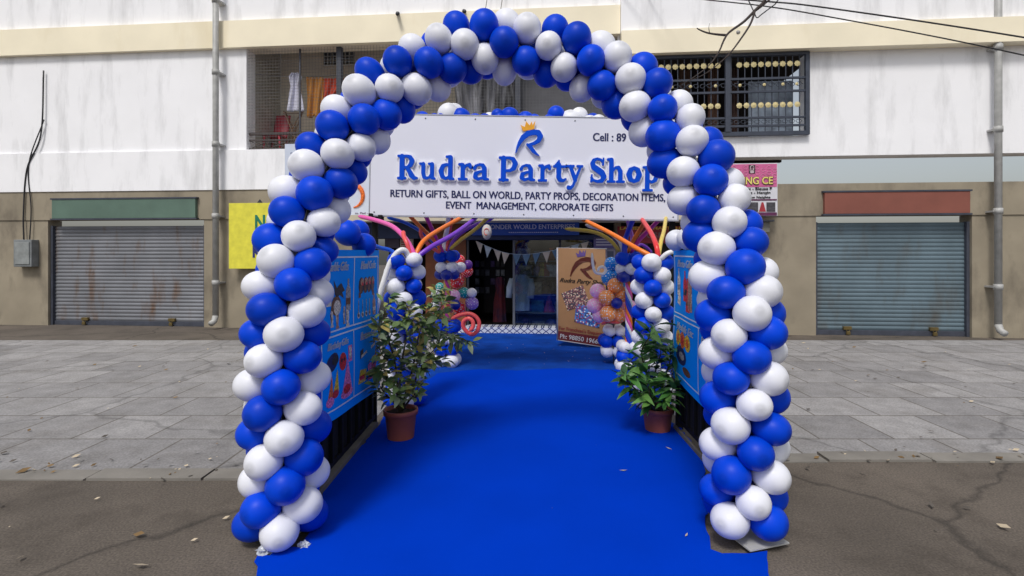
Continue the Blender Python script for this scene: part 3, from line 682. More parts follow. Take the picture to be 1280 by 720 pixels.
# ------------------------------------------------------------------ shop signboard
sign_c = (P(462, 269, 5.9)+P(847, 275, 5.9))/2
tilt = -math.radians(.95)
SW = (847-462)/F*5.9; SH = 126/F*5.9
sg = root('signboard', (sign_c.x, 5.9, 0), 'wide white signboard with raised blue shop name, hung over the entrance', 'signboard')
SM = Matrix.Translation((sign_c.x, 5.9, sign_c.z)) @ Matrix.Rotation(-tilt*-1, 4, 'Y') @ UP   # local x right, y up, z toward viewer
SM = Matrix.Translation((sign_c.x, 5.9, sign_c.z)) @ Matrix.Rotation(-tilt, 4, 'Y') @ UP
def spx(px, py):                                   # pixel -> board local
    w = P(px, py, 5.9); return SM.inverted() @ w
b = MB(SM); b.box((-SW/2, 0, -.07), (SW/2, SH, 0)); b.build('board', mat('white_acrylic', (.74, .75, .84), rough=.35, var=.02, scale=1.2, spec=.3), sg, .006)
fr = MB(SM); t_ = .012
for a_, c_ in (((-SW/2-t_, -t_, -.08), (SW/2+t_, -.001, .004)), ((-SW/2-t_, SH+.001, -.08), (SW/2+t_, SH+t_, .004)), ((-SW/2-t_, 0, -.08), (-SW/2-.001, SH, .004)), ((SW/2+.001, 0, -.08), (SW/2+t_, SH, .004))): fr.box(a_, c_)
fr.build('frame', rgb('pale_aluminium', 170, 172, 182, rough=.35), sg)
for i in range(7):
    for y in (.035, SH-.035):
        q_ = MB(SM); x = -SW/2+.05+(SW-.1)*i/6; q_.lathe([(.001, .006), (.007, .005), (.009, .001), (.009, -.001)], 10, Matrix.Translation((x, y, 0))); q_.build('screw', rgb('screw_steel', 120, 122, 128, rough=.4, metal=.7), sg)
for x in (-SW/2+.03, SW/2-.03):
    p = MB(); w = SM @ Vector((x, 0, 0)); p.box((w.x-.03, 5.985, 0), (w.x+.03, 6.045, 3.0)); p.build('support_post', frame_m, sg, .004)
for (px, py) in ((463, 270), (475, 272)):
    p = MB(); w = P(px, py, 5.86); p.box((w.x-.02, w.y-.01, w.z-.05), (w.x+.02, w.y+.1, w.z+.03)); p.build('clamp', frame_m, sg, .003)
GL = {
 'R': [[(.22,.08,.115),(.22,.92,.115)],[(.05,.05,.052),(.38,.05,.052)],[(.05,.95,.052),(.26,.95,.052)],[(.2,.95,.05),(.46,.95,.058),(.6,.9,.09),(.68,.76,.115),(.62,.6,.1),(.48,.5,.06),(.3,.48,.05)],[(.42,.48,.06),(.55,.36,.1),(.66,.18,.115),(.78,.07,.09),(.92,.06,.045)]],
 'P': [[(.22,.08,.115),(.22,.92,.115)],[(.05,.05,.052),(.42,.05,.052)],[(.05,.95,.052),(.26,.95,.052)],[(.2,.95,.05),(.5,.95,.058),(.66,.89,.09),(.75,.72,.115),(.68,.53,.1),(.52,.43,.06),(.3,.42,.05)]],
 'S': [[(.1,.05,.05),(.12,.3,.04)],[(.1,.2,.05),(.2,.09,.05),(.38,.04,.06),(.58,.08,.09),(.67,.24,.12),(.58,.4,.125),(.38,.52,.13),(.2,.63,.12),(.14,.77,.1),(.2,.9,.08),(.36,.97,.05),(.52,.93,.05),(.62,.83,.045)],[(.64,.98,.04),(.62,.74,.05)]],
 'u': [[(.2,.62,.1),(.2,.28,.1),(.24,.12,.09),(.36,.06,.06),(.5,.1,.05),(.58,.2,.06)],[(.03,.65,.05),(.2,.65,.05)],[(.64,.62,.1),(.64,.12,.1)],[(.48,.65,.05),(.64,.65,.05)],[(.64,.08,.07),(.78,.05,.045)]],
 'd': [[(.56,.92,.1),(.56,.1,.1)],[(.4,.95,.05),(.56,.97,.05)],[(.56,.08,.07),(.7,.05,.045)],[(.54,.58,.05),(.4,.64,.055),(.24,.57,.085),(.16,.36,.105),(.22,.15,.09),(.36,.06,.06),(.52,.14,.05)]],
 'r': [[(.2,.1,.1),(.2,.6,.1)],[(.03,.05,.05),(.38,.05,.05)],[(.04,.65,.05),(.2,.66,.05)],[(.24,.48,.05),(.36,.62,.055),(.5,.63,.085)],[(.52,.6,.085),(.54,.54,.07)]],
 'a': [[(.54,.5,.1),(.54,.12,.1)],[(.54,.5,.1),(.48,.62,.08),(.34,.66,.05),(.18,.6,.05),(.13,.5,.075)],[(.54,.4,.04),(.34,.36,.055),(.18,.28,.085),(.16,.15,.09),(.28,.06,.06),(.46,.12,.05),(.54,.2,.05)],[(.56,.08,.07),(.7,.06,.045)]],
 't': [[(.24,.86,.04),(.24,.2,.1),(.3,.08,.085),(.42,.05,.06),(.52,.12,.04)],[(.05,.63,.05),(.5,.63,.05)],[(.05,.62,.03),(.22,.82,.04)],[(.24,.7,.09),(.24,.4,.1)]],
 'y': [[(.16,.62,.09),(.4,.1,.1)],[(.0,.65,.05),(.32,.65,.05)],[(.66,.62,.06),(.4,.08,.07),(.3,-.14,.06),(.18,-.24,.07),(.06,-.22,.09)],[(.5,.65,.05),(.76,.65,.05)]],
 'h': [[(.2,.1,.1),(.2,.92,.1)],[(.04,.05,.05),(.34,.05,.05)],[(.04,.95,.05),(.2,.97,.05)],[(.24,.46,.05),(.38,.62,.055),(.52,.62,.08),(.6,.46,.1),(.6,.1,.1)],[(.46,.05,.05),(.76,.05,.05)]],
 'o': [[(.34,.62,.07),(.2,.54,.095),(.14,.35,.11),(.2,.15,.095),(.34,.07,.07),(.48,.15,.095),(.54,.35,.11),(.48,.54,.095),(.34,.62,.07)]],
 'p': [[(.2,-.22,.1),(.2,.6,.1)],[(.03,-.28,.05),(.4,-.28,.05)],[(.03,.65,.05),(.2,.66,.05)],[(.24,.56,.05),(.38,.64,.055),(.54,.56,.085),(.61,.35,.105),(.54,.14,.085),(.4,.05,.055),(.26,.12,.05)]],
}
name_px = [('R',497,523),('u',524,545),('d',548.5,568.5),('r',572.5,590),('a',591,611.5),('P',623,647),('a',649,669),('r',672,688.5),('t',690.5,708),('y',707.5,728.5),('S',737,757.5),('h',757.5,780.5),('o',782,801.5),('p',802,823)]
CAP = 30.5/F*5.9
lt = MB(SM); ol = MB(SM)
blue_ac = mat('blue_acrylic', (.0, .07, .60), rough=.4, var=.03, spec=.15); halo = mat('white_backing_edge', (.86, .86, .9), rough=.4, var=.02)  # halo: plain white outline plate behind the letters and logo
GC = {}
for ch, a_, b_ in name_px:
    if ch not in GC:
        g0 = contours(GL[ch], iso=.0, res=.01); g1 = contours(GL[ch], iso=.058, res=.01)
        xs = [p[0] for l in g0 for p in l]; GC[ch] = (g0, g1, min(xs), max(xs))
    g0, g1, x0, x1 = GC[ch]
    A = spx(a_, 226); Bq = spx(b_, 226); sx = (Bq.x-A.x)/(x1-x0); yb = spx(497, 225).y+.005
    for g_, tgt, dz, ex in ((g0, lt, .030, .006), (g1, ol, .014, .009)):
        vs, fs = loops_mesh(g_, ex)
        tgt.add([(A.x+(v.x-x0)*sx, yb+v.y*CAP, dz+v.z) for v in vs], fs)
lt.build('name_lettering', blue_ac, sg); ol.build('lettering_backing', halo, sg)
navy_ink = rgb('navy_vinyl', 28, 36, 92, rough=.4)
tx = MB(SM)
def srow(s, pxa, pxb, pyc, hpx, **k):
    a = spx(pxa, pyc); c = spx(pxb, pyc); mid = spx((pxa+pxb)/2, pyc)
    put_text(tx, s, Matrix.Translation((mid.x, mid.y, .001)), w=(c-a).length, h=hpx/F*5.9, depth=.003, **k)
for row in (('RETURN GIFTS, BALL ON WORLD, PARTY PROPS, DECORATION ITEMS,', 488, 831, 245, 10.5), ('EVENT  MANAGEMENT, CORPORATE GIFTS', 557.5, 766, 258.5, 10.2), ('Cell : 89', 741, 782, 171.5, 10)):
    tx = MB(SM); srow(*row, bold=3); tx.build('printed_lettering', navy_ink, sg)
def logo(M, s, mR, mC, mats_out=None, parent=None, thick=.008, back=None):
    st = [[(22,-278,3),(30,-250,6),(42,-222,10),(62,-190,14),(90,-168,15),(120,-160,15),(146,-163,15),(158,-183,15),(148,-208,12),(122,-224,9),(92,-232,6)],[(86,-230,7),(104,-245,11),(122,-268,10),(138,-282,6),(152,-291,2)]]
    st = [[((x-92)/130, (y+222)/130, r/130) for x, y, r in l] for l in st]
    cr = [(60,-156),(46,-122),(70,-133),(77,-100),(97,-124),(108,-101),(114,-122),(129,-96),(122,-147)]
    cr = [((x-92)/130, (y+222)/130) for x, y in cr]
    for lp_, m, nm, iso, z in ((contours(st, res=.01), mR, 'logo', 0, .03), ([cr], mC, 'crown_emblem', 0, .03)):
        vs, fs = loops_mesh(lp_, thick); o = MB(M); o.add([(v.x*s, v.y*s, v.z+thick+(.022 if back else .001)) for v in vs], fs); o.build(nm, m, parent)
    if back:
        vs, fs = loops_mesh(contours(st, iso=.035, res=.01), .01); o = MB(M); o.add([(v.x*s, v.y*s, v.z+.012) for v in vs], fs); o.build('logo_backing', back, parent)
lc = spx(660.5, 179.5)
logo(SM @ Matrix.Translation((lc.x, lc.y, 0)), 130/4.5/F*5.9, blue_ac, mat('yellow_acrylic', lin((235, 165, 30)), rough=.3), parent=sg, back=halo)

# ------------------------------------------------------------------ apartment building behind (slightly turned facade)
FM = Matrix.Translation((0, 9.9, 0)) @ Matrix.Rotation(math.radians(-5.0), 4, 'Z'); FI = FM.inverted(); FRZ = math.radians(-5.0)
def fx(px, py, out=0.):
    o = FI @ eye; d = FI.to_3x3() @ Vector(((px-VX)/F, 1, -(py-HY)/F)); t = (-out-o.y)/d.y; p = o+d*t; return p.x, p.z
def fX(px, out=0.): return fx(px, HY, out)[0]
bd = root('apartment_building', (0, 9.9, 0), 'pale two storey building with cream bands behind the arch', 'building', rz=FRZ)
wall_m = mat('weathered_white_wall', lin((247, 247, 250)), rough=.9, var=.025, scale=1.5, bump=.15, bscale=30, stain=(lin((196, 196, 198)), 2.6, .50, .84, .2))
band_m = mat('cream_band', lin((248, 238, 212)), rough=.85, var=.06, scale=1.2, bump=.1, bscale=30, stain=(lin((230, 216, 182)), .9, .55, .85, .3))
beige_m = mat('beige_inner_wall', lin((226, 216, 198)), rough=.9, var=.1, scale=1.3, stain=(lin((176, 164, 146)), 1.2, .5, .8, .6))
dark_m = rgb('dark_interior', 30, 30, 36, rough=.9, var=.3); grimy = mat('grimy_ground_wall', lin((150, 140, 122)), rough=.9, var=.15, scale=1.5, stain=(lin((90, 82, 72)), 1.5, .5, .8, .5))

zTop = 8.6
XL, XR = -17., 17.
xs0 = fX(775)                                  # seam between the two halves
zb0 = fx(650, 14)[1]; zb1 = fx(650, 49)[1]     # cream band, left half
zc0 = fx(870, 42)[1]; zc1 = fx(870, 71)[1]     # cream band, right half
zfl = fx(330, 187)[1]; zsl = fx(330, 237)[1]; zcan = fx(650, 276)[1]
xo0 = fX(308); xo1 = fX(772)
def bpart(name, m, boxes, parent=bd, bevel=0):
    o = MB(FM)
    for a, b_ in boxes: o.box(a, b_)
    return o.build(name, m, parent, bevel)
bpart('upper_wall', wall_m, [((XL, 0, zb0), (xs0, .3, zTop)), ((XL, 0, zfl), (xo0, .3, zb0-.001)), ((xo1, .0, zfl), (xs0, .3, zb0-.001))])
bpart('cream_band', band_m, [((XL, -.1, zb1), (xs0-.004, -.001, zb0))])
xw0, xw1 = fX(806), fX(1008); zw0 = fx(900, 172)[1]; zw1 = fx(900, 71)[1]
bpart('upper_wall', wall_m, [((xs0+.001, -.18, zc0), (XR, .3, zTop)), ((xs0+.001, -.05, zfl-.3), (xw0, .3, zc1)), ((xw1, -.05, zfl-.3), (XR, .3, zc1)), ((xw0, -.05, zfl-.3), (xw1, .3, zw0))])
bpart('cream_band', band_m, [((xs0+.001, -.26, zc1), (XR, -.05, zc0-.002))])
bpart('parapet_wall', wall_m, [((XL, -.04, zsl), (xs0-.001, .28, zfl-.001))])
# balcony recess
dp = 1.25
bpart('balcony_floor', grimy, [((xo0, .28, zfl-.15), (xo1, dp, zfl-.002))])
bpart('balcony_ceiling', beige_m, [((xo0, .301, zb1+.8), (xo1, dp, zb1+.95)), ((xo0, .0, zb1+.001), (xo1, .30, zb0-.002))])
bpart('balcony_wall', beige_m, [((xo0, dp, zfl-.15), (xo1, dp+.2, zb1+.95))])
bpart('side_wall', mat('pale_side_wall', lin((176, 172, 162)), rough=.9, var=.1, stain=(lin((130, 122, 112)), 1.5, .5, .8, .6)), [((xo0-.12, .301, zfl-.15), (xo0-.001, dp, zb1+.95))])
bpart('side_wall', beige_m, [((xo1+.001, .301, zfl-.15), (xo1+.12, dp, zb1+.95))])
# ventilation block in the balcony wall
vx0, vz0 = fx(405, 82, -dp+.01); vx1, vz1 = fx(443, 65, -dp+.01)
vb = bpart('ventilation_block', rgb('vent_grey', 165, 160, 150, rough=.9), [((vx0, dp-.035, vz0), (vx1, dp-.001, vz1))])
hol = MB(FM)
for i in range(7):
    for j in range(3):
        u = vx0+(vx1-vx0)*(i+.5)/7; w_ = vz0+(vz1-vz0)*(j+.5)/3; hol.cbox((u, dp-.037, w_), (.065, .012, .065), None)
hol.build('opening', rgb('vent_shade_black', 18, 18, 18, rough=1), vb)  # solid black boxes; the shade of the vent holes is put into their colour
iron_m = rgb('grey_painted_iron', 62, 66, 78, rough=.6, var=.2)
bpart('balcony_post', iron_m, [((fX(422)-.05, .05, zfl), (fX(422)+.05, .15, zb1)), ((fX(372)-.015, .08, zfl), (fX(372)+.015, .11, zb1))])
zr1 = fx(340, 164)[1]
rail = MB(FM); rail.box((xo0, .08, zr1-.05), (xo1, .13, zr1)); rail.box((xo0, .09, zfl+.02), (xo1, .12, zfl+.05)); rail.box((xo0, .09, zr1-.17), (xo1, .12, zr1-.14))
n = 18
for i in range(n):
    u0 = xo0+(xo1-xo0)*i/n; u1 = xo0+(xo1-xo0)*(i+1)/n; rail.bar((u0, .105, zfl+.03), (u1, .105, zr1-.16), .009); rail.bar((u1, .112, zfl+.03), (u0, .112, zr1-.16), .009); rail.bar((u1, .1, zfl+.03), (u1, .1, zr1-.03), .011)
rail.build('balcony_railing', rgb('rusty_brown_iron', 72, 62, 60, rough=.7, var=.25), bd)
# fine net over the balcony
net = MB(FM); st_ = .062
def strip(a, b_, w=.0022):
    net.add([(a[0]-w*(b_[2] != a[2]), a[1], a[2]-w*(b_[0] != a[0])), (a[0]+w*(b_[2] != a[2]), a[1], a[2]-w*(b_[0] != a[0])), (b_[0]+w*(b_[2] != a[2]), b_[1], b_[2]+w*(b_[0] != a[0])), (b_[0]-w*(b_[2] != a[2]), b_[1], b_[2]+w*(b_[0] != a[0]))], [(0, 1, 2, 3)])
u = xo0+.03
while u < xo1:
    strip((u, .04, zfl), (u, .04, zb1)); u += st_
w_ = zfl+.02
while w_ < zb1:
    net.add([(xo0, .041, w_-.0022), (xo1, .041, w_-.0022), (xo1, .041, w_+.0022), (xo0, .041, w_+.0022)], [(0, 1, 2, 3)]); w_ += st_
tag(net.build('safety_net', rgb('grey_net', 95, 96, 100, rough=.8)), 'fine grey bird net stretched over the balcony opening', 'net')
# pipes stubs
for i, (px, py, lab) in enumerate(((497,17,'short dark pipe stub above the cream band, over the vent block'),(580,14,'short dark pipe stub above the cream band, over the arch top'),(918,40,'short pale pipe stub above the cream band, near the dry twig'))):
    x, z = fx(px, py, .15); o = MB(FM); o.tube([(x-.03, -.02, z+.06), (x, -.16, z), (x+.035, -.27, z-.06)], .035, 10); o.tube([(x+.0351, -.2702, z-.0602), (x+.036, -.274, z-.062)], .028, 10)
    tag(o.build('drain_pipe', rgb('dark_pipe' if i < 2 else 'pale_pipe', *((60, 60, 66) if i < 2 else (170, 168, 165)), rough=.5)), lab, 'pipe', 'pipe stubs on the facade')
# laundry
def garment(name, label, cat, poly, dpt, col, folds=9, amp=.03, hem=0):
    """cloth hung from a line: outline as pairs (left px, right px, py)"""
    o = MB(FM); rows = len(poly)
    def fn(u, v):
        t = v*(rows-1); i = min(int(t), rows-2); f = t-i; a = poly[i]; b_ = poly[i+1]
        l = a[0]+(b_[0]-a[0])*f; r = a[1]+(b_[1]-a[1])*f; y = a[2]+(b_[2]-a[2])*f
        y += hem*math.sin(u*11)*v
        x, z = fx(l+(r-l)*u, y, -dpt); return (x, dpt-amp*math.sin(u*folds+v*2)*(.3+v)-.02*math.sin(u*23+v*5), z)
    o.grid(fn, 30, 24); m = o.build(name, col); sm = m.modifiers.new('thick', 'SOLIDIFY'); sm.thickness = .006
    return tag(m, label, cat, 'laundry on the balcony')
garment('hanging_dress', 'pale lilac white dress hanging on the balcony line, leftmost of the laundry', 'dress', [(365,373,91),(362,377,96),(364,375,108),(361,378,125),(359,380,139)], .28, rgb('lilac_cotton', 205, 205, 222, rough=.9, var=.08), hem=.6)
garment('hanging_cloth', 'mustard yellow cloth hanging over the balcony line', 'cloth', [(383,404,97),(384,405,104),(385,404,120),(384,403,146)], .32, rgb('mustard_cotton', 176, 118, 48, rough=.9, var=.15), hem=1.5)
garment('hanging_cloth', 'red orange cloth hanging over the balcony line', 'cloth', [(403,431,98),(404,430,105),(405,424,116),(404,412,127)], .36, rgb('rust_cotton', 190, 72, 48, rough=.9, var=.15))
ln = MB(FM); a_ = fx(319, 93, -.31); c_ = fx(440, 97, -.31); ln.tube([(a_[0], .31, a_[1]), ((a_[0]+c_[0])/2, .31, fx(380, 96.5, -.31)[1]), (c_[0]+2, .31, c_[1]+.1)], .005, 5)
tag(ln.build('clothes_line', iron_m), 'thin line carrying the laundry across the balcony', 'clothes line')
# red chair and clutter
cx, cz = fx(347, 186, -.75); ch = root('plastic_chair', FM @ Vector((cx, .75, zfl)), 'red plastic chair standing on the balcony behind the railing', 'chair', rz=FRZ)
rdm = rgb('red_plastic', 170, 40, 60, rough=.4)
o = MB(FM); o.grid(lambda u, v: (cx-.17+.34*u, .75+.1+.12*v-.03*math.sin(PI*u), zfl+.42+.5*v), 8, 8); q_ = o.build('backrest', rdm, ch); q_.modifiers.new('t', 'SOLIDIFY').thickness = .02
o = MB(FM); o.box((cx-.19, .5, zfl+.39), (cx+.19, .86, zfl+.42)); o.build('seat', rdm, ch, .01)
for sx in (-.16, .16):
    for sy in (.53, .84): o = MB(FM); o.tube([(cx+sx, sy, zfl+.4), (cx+sx*1.15, sy, zfl)], [.022, .016], 8); o.build('leg', rdm, ch)
sx_, _ = fx(366, 186, -.7); tp = root('drying_rack', FM @ Vector((sx_, .7, zfl)), 'folding brown drying rack beside the red chair on the balcony', 'rack', rz=FRZ)
for k, (a_, b_) in enumerate((((-.25, .6, 0), (.2, .7, .95)), ((.25, .6, 0), (-.2, .7, .95)), ((-.25, .85, 0), (.2, .75, .95)), ((.25, .85, 0), (-.2, .75, .95)))):
    o = MB(FM); o.bar((sx_+a_[0], a_[1], zfl+a_[2]), (sx_+b_[0], b_[1], zfl+b_[2]), .012); o.build('leg', rgb('brown_tube', 110, 78, 52, rough=.6), tp)
for z in (.5, .9): o = MB(FM); o.bar((sx_-.22, .72, zfl+z), (sx_+.22, .72, zfl+z), .009); o.build('rung', rgb('brown_tube', 110, 78, 52), tp)
# plastic sheet draped in balcony right part
z0, z1 = zfl+.03, zb1-.2
o = MB(FM); xa, xb = fX(560), fX(645)
o.grid(lambda u, v: (xa+(xb-xa)*u+.06*math.sin(v*4+u*6), .42+.06*math.sin(u*27+2*math.sin(v*3+u*5))+.025*math.sin(u*61+v*2), z0+(z1-z0)*v-.14*math.sin(PI*((u*3) % 1))*v), 120, 20)
tag(o.build('plastic_sheet', mat('silver_tarp', lin((120, 120, 126)), rough=.28, var=.3, scale=3, stain=(lin((50, 48, 48)), 5, .45, .6, .12))), 'creased silver plastic sheet hung on the balcony, left of the middle post', 'plastic sheet')
o = MB(FM); xa, xb = fX(648), fX(772)
o.grid(lambda u, v: (xa+(xb-xa)*u, .40+.02*math.sin(u*12+v*2), z0+(z1-z0)*v-.06*math.sin(PI*((u*4) % 1))*v), 60, 10)
tag(o.build('shade_net', mat('grey_shade_net', lin((92, 92, 97)), rough=.9, var=.18, scale=2.2, bump=.6, bscale=90)), 'flat grey shade net hung on the balcony, right of the middle post', 'net')
bpart('balcony_post', iron_m, [((fX(646)-.05, .2, zfl), (fX(646)+.05, .3, zb1))])
# right window with grille
gr = root('window_grille', FM @ Vector(((xw0+xw1)/2, 0, zw0)), 'dark iron window grille with cream rosettes, upper right of the facade', 'window grille', rz=FRZ)
bar_m = rgb('slate_iron', 58, 64, 78, rough=.5, var=.15)
fm_ = MB(FM); xm = fX(907); t_ = .055
for a_, b_ in (((xw0, -.14, zw1-.05), (xw1, -.07, zw1-.001)), ((xw0, -.14, zw0), (xw1, -.07, zw0+.07)), ((xw0, -.14, zw0+.071), (xw0+.07, -.07, zw1-.051)), ((xw1-.07, -.14, zw0+.071), (xw1, -.07, zw1-.051)), ((xm-.045, -.15, zw0+.071), (xm+.045, -.07, zw1-.051))): fm_.box(a_, b_)
fm_.build('frame', bar_m, gr)
hz = [fx(900, y)[1] for y in (102, 118, 150, 160)]
hb = MB(FM)
for z in hz:
    hb.box((xw0+.071, -.125, z-.018), (xm-.046, -.085, z+.018)); hb.box((xm+.046, -.125, z-.018), (xw1-.071, -.085, z+.018))
hb.build('cross_bars', bar_m, gr)
vbm = MB(FM); x = xw0+.1
while x < xw1-.08:
    if abs(x-xm) > .06: vbm.box((x-.007, -.112, zw0+.071), (x+.007, -.098, zw1-.051))
    x += .118
vbm.build('vertical_bars', bar_m, gr)
ros = rgb('cream_rosette', 205, 190, 140, rough=.6)
RM = None
def rosette(x, z, r):
    global RM
    if RM is None:
        o = MB(); n = 24; vs = [(0, -.012, 0)]
        for k in range(n):
            rr = 1+.1*math.cos(k*PI/1.5*1); vs.append((rr*math.cos(2*PI*k/n), 0, rr*math.sin(2*PI*k/n)))
        RM = bpy.data.meshes.new('rosette'); RM.from_pydata(vs, [], [(0, k+1, (k+1) % n+1) for k in range(n)]); RM.materials.append(ros)
    q_ = bpy.data.objects.new('rosette', RM); COL.objects.link(q_); q_.parent = gr
    q_.matrix_basis = W(gr).inverted() @ FM @ Matrix.Translation((x, -.13, z)) @ Matrix.Diagonal((r, 1, r, 1))
for py in (85, 135):
    z = fx(900, py)[1]; x = xw0+.15
    while x < xw1-.1:
        if abs(x-xm) > .12: rosette(x, z, .05)
        x += .125
z = fx(900, 110)[1]
for px in (838, 861, 892, 922, 952, 975, 992): rosette(fX(px), z, .028)
sc_ = MB(FM)
for k in range(22):
    x = xw0+.18+(xw1-xw0-.36)*k/21; s_ = 1 if k % 2 else -1
    sc_.tube([(x+.06*s_*math.cos(a_)*(1-a_/14), -.118, z+.045*math.sin(a_)*(1-a_/14)) for a_ in [j*.6 for j in range(12)]], .006, 5)
    zz = fx(900, 155)[1]; sc_.tube([(x+.05*math.cos(a_), -.118, zz+.03*math.sin(a_)) for a_ in [j*.5 for j in range(13)]], .005, 5)
sc_.build('scrollwork', bar_m, gr)
wi = root('window', FM @ Vector(((xw0+xw1)/2, .3, zw0)), 'dark room window behind the rosette grille', 'window', rz=FRZ)
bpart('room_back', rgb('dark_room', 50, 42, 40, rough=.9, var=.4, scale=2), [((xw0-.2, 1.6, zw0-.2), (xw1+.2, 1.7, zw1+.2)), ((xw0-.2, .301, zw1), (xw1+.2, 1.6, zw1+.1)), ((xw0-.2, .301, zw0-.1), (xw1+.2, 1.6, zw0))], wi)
for px, wd, c in ((826, 20, (70, 52, 48)), (862, 16, (82, 58, 46)), (898, 14, (88, 62, 50)), (925, 12, (70, 50, 46))):
    o = MB(FM); xa, xb = fX(px-wd/2), fX(px+wd/2); o.grid(lambda u, v: (xa+(xb-xa)*u, .35+.02*math.sin(u*22), zw0+.1+(zw1-zw0-.2)*v), 24, 2); o.build('curtain', rgb('brown_curtain_%d' % px, *c, rough=.9, var=.3), wi)
o = MB(FM); xa, xb = fX(943), fX(1000); zg = fx(950, 95)[1]; o.box((xa, .31, zw0+.05), (xb, .33, zg)); o.build('pane', rgb('frosted_pane', 140, 152, 168, rough=.3, var=.45, scale=6), wi)

# ---- ground floor
zc = zcan
bpart('canopy_slab', mat('cream_soffit', lin((196, 186, 164)), rough=.9, var=.12, scale=2), [((fX(438), -.95, fx(650, 275.5, .95)[1]), (fX(905), -.04, fx(650, 275.5, .95)[1]+.11))])
zs = fx(650, 275.5, .95)[1]
xA = fX(583); xB = fX(768); 
bpart('lintel_wall', grimy, [((XL, -.02, zs+.112), (XR, .28, zsl-.002))])
for bx_ in ([((XL, 0, 0), (fX(60), .3, zs+.11)), ((fX(255), 0, 0), (fX(440), .3, zs+.11)), ((fX(1215), 0, 0), (XR, .3, zs+.11)), ((fX(935), 0, 0), (fX(1020), .3, zs+.11))]): bpart('ground_wall', grimy, [bx_])
bpart('pilaster', mat('brown_paint', lin((124, 70, 40)), rough=.7, var=.15, stain=(lin((80, 48, 30)), 2, .5, .8, .6)), [((fX(533), -.06, 0), (xA, .3, zs-.001))])
bpart('pilaster', grimy, [((xB+.01, -.03, 0), (fX(776), .3, zs-.001))])
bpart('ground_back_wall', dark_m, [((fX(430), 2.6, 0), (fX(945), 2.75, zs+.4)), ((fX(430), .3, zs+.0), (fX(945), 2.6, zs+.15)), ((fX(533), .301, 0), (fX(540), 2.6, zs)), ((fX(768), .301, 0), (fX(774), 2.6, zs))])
# shutters at both ends
shut_m = mat('grey_shutter', lin((122, 124, 130)), rough=.5, var=.2, scale=1.2, metal=.3, stain=(lin((104, 78, 58)), 3.2, .52, .72, .25))
def shutter(xa, xb, label, shut_m):
    r = root('roller_shutter', FM @ Vector(((xa+xb)/2, .1, 0)), label, 'shutter', 'closed roller shutters', rz=FRZ)
    o = MB(FM); n = 26; vs = []; fs = []
    for i in range(n*4+1):
        z = .09+(zs-.1)*i/(n*4); y = .12-.012*abs(math.sin(PI*i/4)); vs += [(xa+.05, y, z), (xb-.05, y, z)]
    for i in range(n*4): fs.append((2*i, 2*i+1, 2*i+3, 2*i+2))
    o.add(vs, fs); o.build('slat_curtain', shut_m, r)
    for x in (xa+.025, xb-.025): o = MB(FM); o.box((x-.025, .05, 0), (x+.025, .15, zs)); o.build('guide_rail', iron_m, r, .004)
    o = MB(FM); o.box((xa+.051, .09, .0), (xb-.051, .15, .09)); o.build('bottom_bar', iron_m, r, .004)
    for q_ in (.22, .78): x = xa+(xb-xa)*q_; o = MB(FM); o.box((x-.07, .06, .1), (x+.07, .112, .16)); o.tube([(x+.03*math.cos(a), .05, .1+.03*math.sin(a)) for a in [k*PI/6 for k in range(-6, 1)]], .007, 6); o.box((x-.035, .035, .015), (x+.035, .065, .07)); o.build('padlock', rgb('brass_lock', 120, 104, 66, rough=.4, metal=.6), r, .003)
shutter(fX(60), fX(255), 'closed grey roller shutter at the far left of the ground floor', shut_m); shutter(fX(1020), fX(1215), 'closed blue grey roller shutter at the far right of the ground floor', mat('blue_grey_shutter', lin((98, 116, 126)), rough=.5, var=.25, scale=.9, metal=.2, stain=(lin((88, 82, 74)), 2.1, .5, .8, .4)))

def downpipe(x, label):
    r = root('downpipe', FM @ Vector((x, -.1, 0)), label, 'pipe', 'downpipes on the facade', rz=FRZ); m_ = rgb('grey_pvc_pipe', 168, 168, 166, rough=.5, var=.15)
    o = MB(FM); o.tube([(x, -.2, .25), (x, -.2, zTop)], .055, 14); o.tube([(x, -.2, .26), (x, -.24, .16), (x, -.34, .12)], .055, 14); o.build('pipe', m_, r)
    for z in (.9, 2.2, 3.6, 5.0, 6.4): o = MB(FM); o.tube([(x, -.2, z-.05), (x, -.2, z+.05)], .068, 14); o.box((x-.075, -.19, z-.015), (x+.075, .02, z+.015)); o.build('pipe_collar', m_, r)
downpipe(fX(278), 'grey downpipe running up the facade left of the balcony'); downpipe(fX(1236), 'grey downpipe running up the far right of the facade')
for xa, xb, lab, c in ((fX(70), fX(248), 'plain faded green fascia board above the left roller shutter', (88, 112, 100)), (fX(1028), fX(1208), 'plain faded brick red fascia board above the right roller shutter', (132, 78, 66))):
    r = root('fascia_board', FM @ Vector(((xa+xb)/2, -.03, zs)), lab, 'fascia', rz=FRZ); o = MB(FM); o.box((xa, -.09, zs+.14), (xb, -.022, zs+.52)); o.build('board', rgb(lab.split()[2]+'_fascia_paint', *c, rough=.6, var=.14, scale=2), r, .004)
    o = MB(FM); 
    for a_, b_ in (((xa-.03, -.1, zs+.11), (xb+.03, -.02, zs+.139)), ((xa-.03, -.1, zs+.521), (xb+.03, -.02, zs+.55))): o.box(a_, b_)
    o.build('frame', iron_m, r)
xj = fX(38); r = root('meter_box', FM @ Vector((xj, -.1, 1.3)), 'grey electric meter box with cables on the far left wall', 'meter box', rz=FRZ)
o = MB(FM); o.box((xj-.2, -.16, 1.2), (xj+.2, -.003, 1.75)); o.build('case', rgb('meter_case', 120, 124, 126, rough=.5, var=.2), r, .01); o = MB(FM); o.box((xj-.16, -.175, 1.25), (xj+.16, -.161, 1.7)); o.build('lid', rgb('meter_lid', 138, 142, 142, rough=.5, var=.2), r, .005)
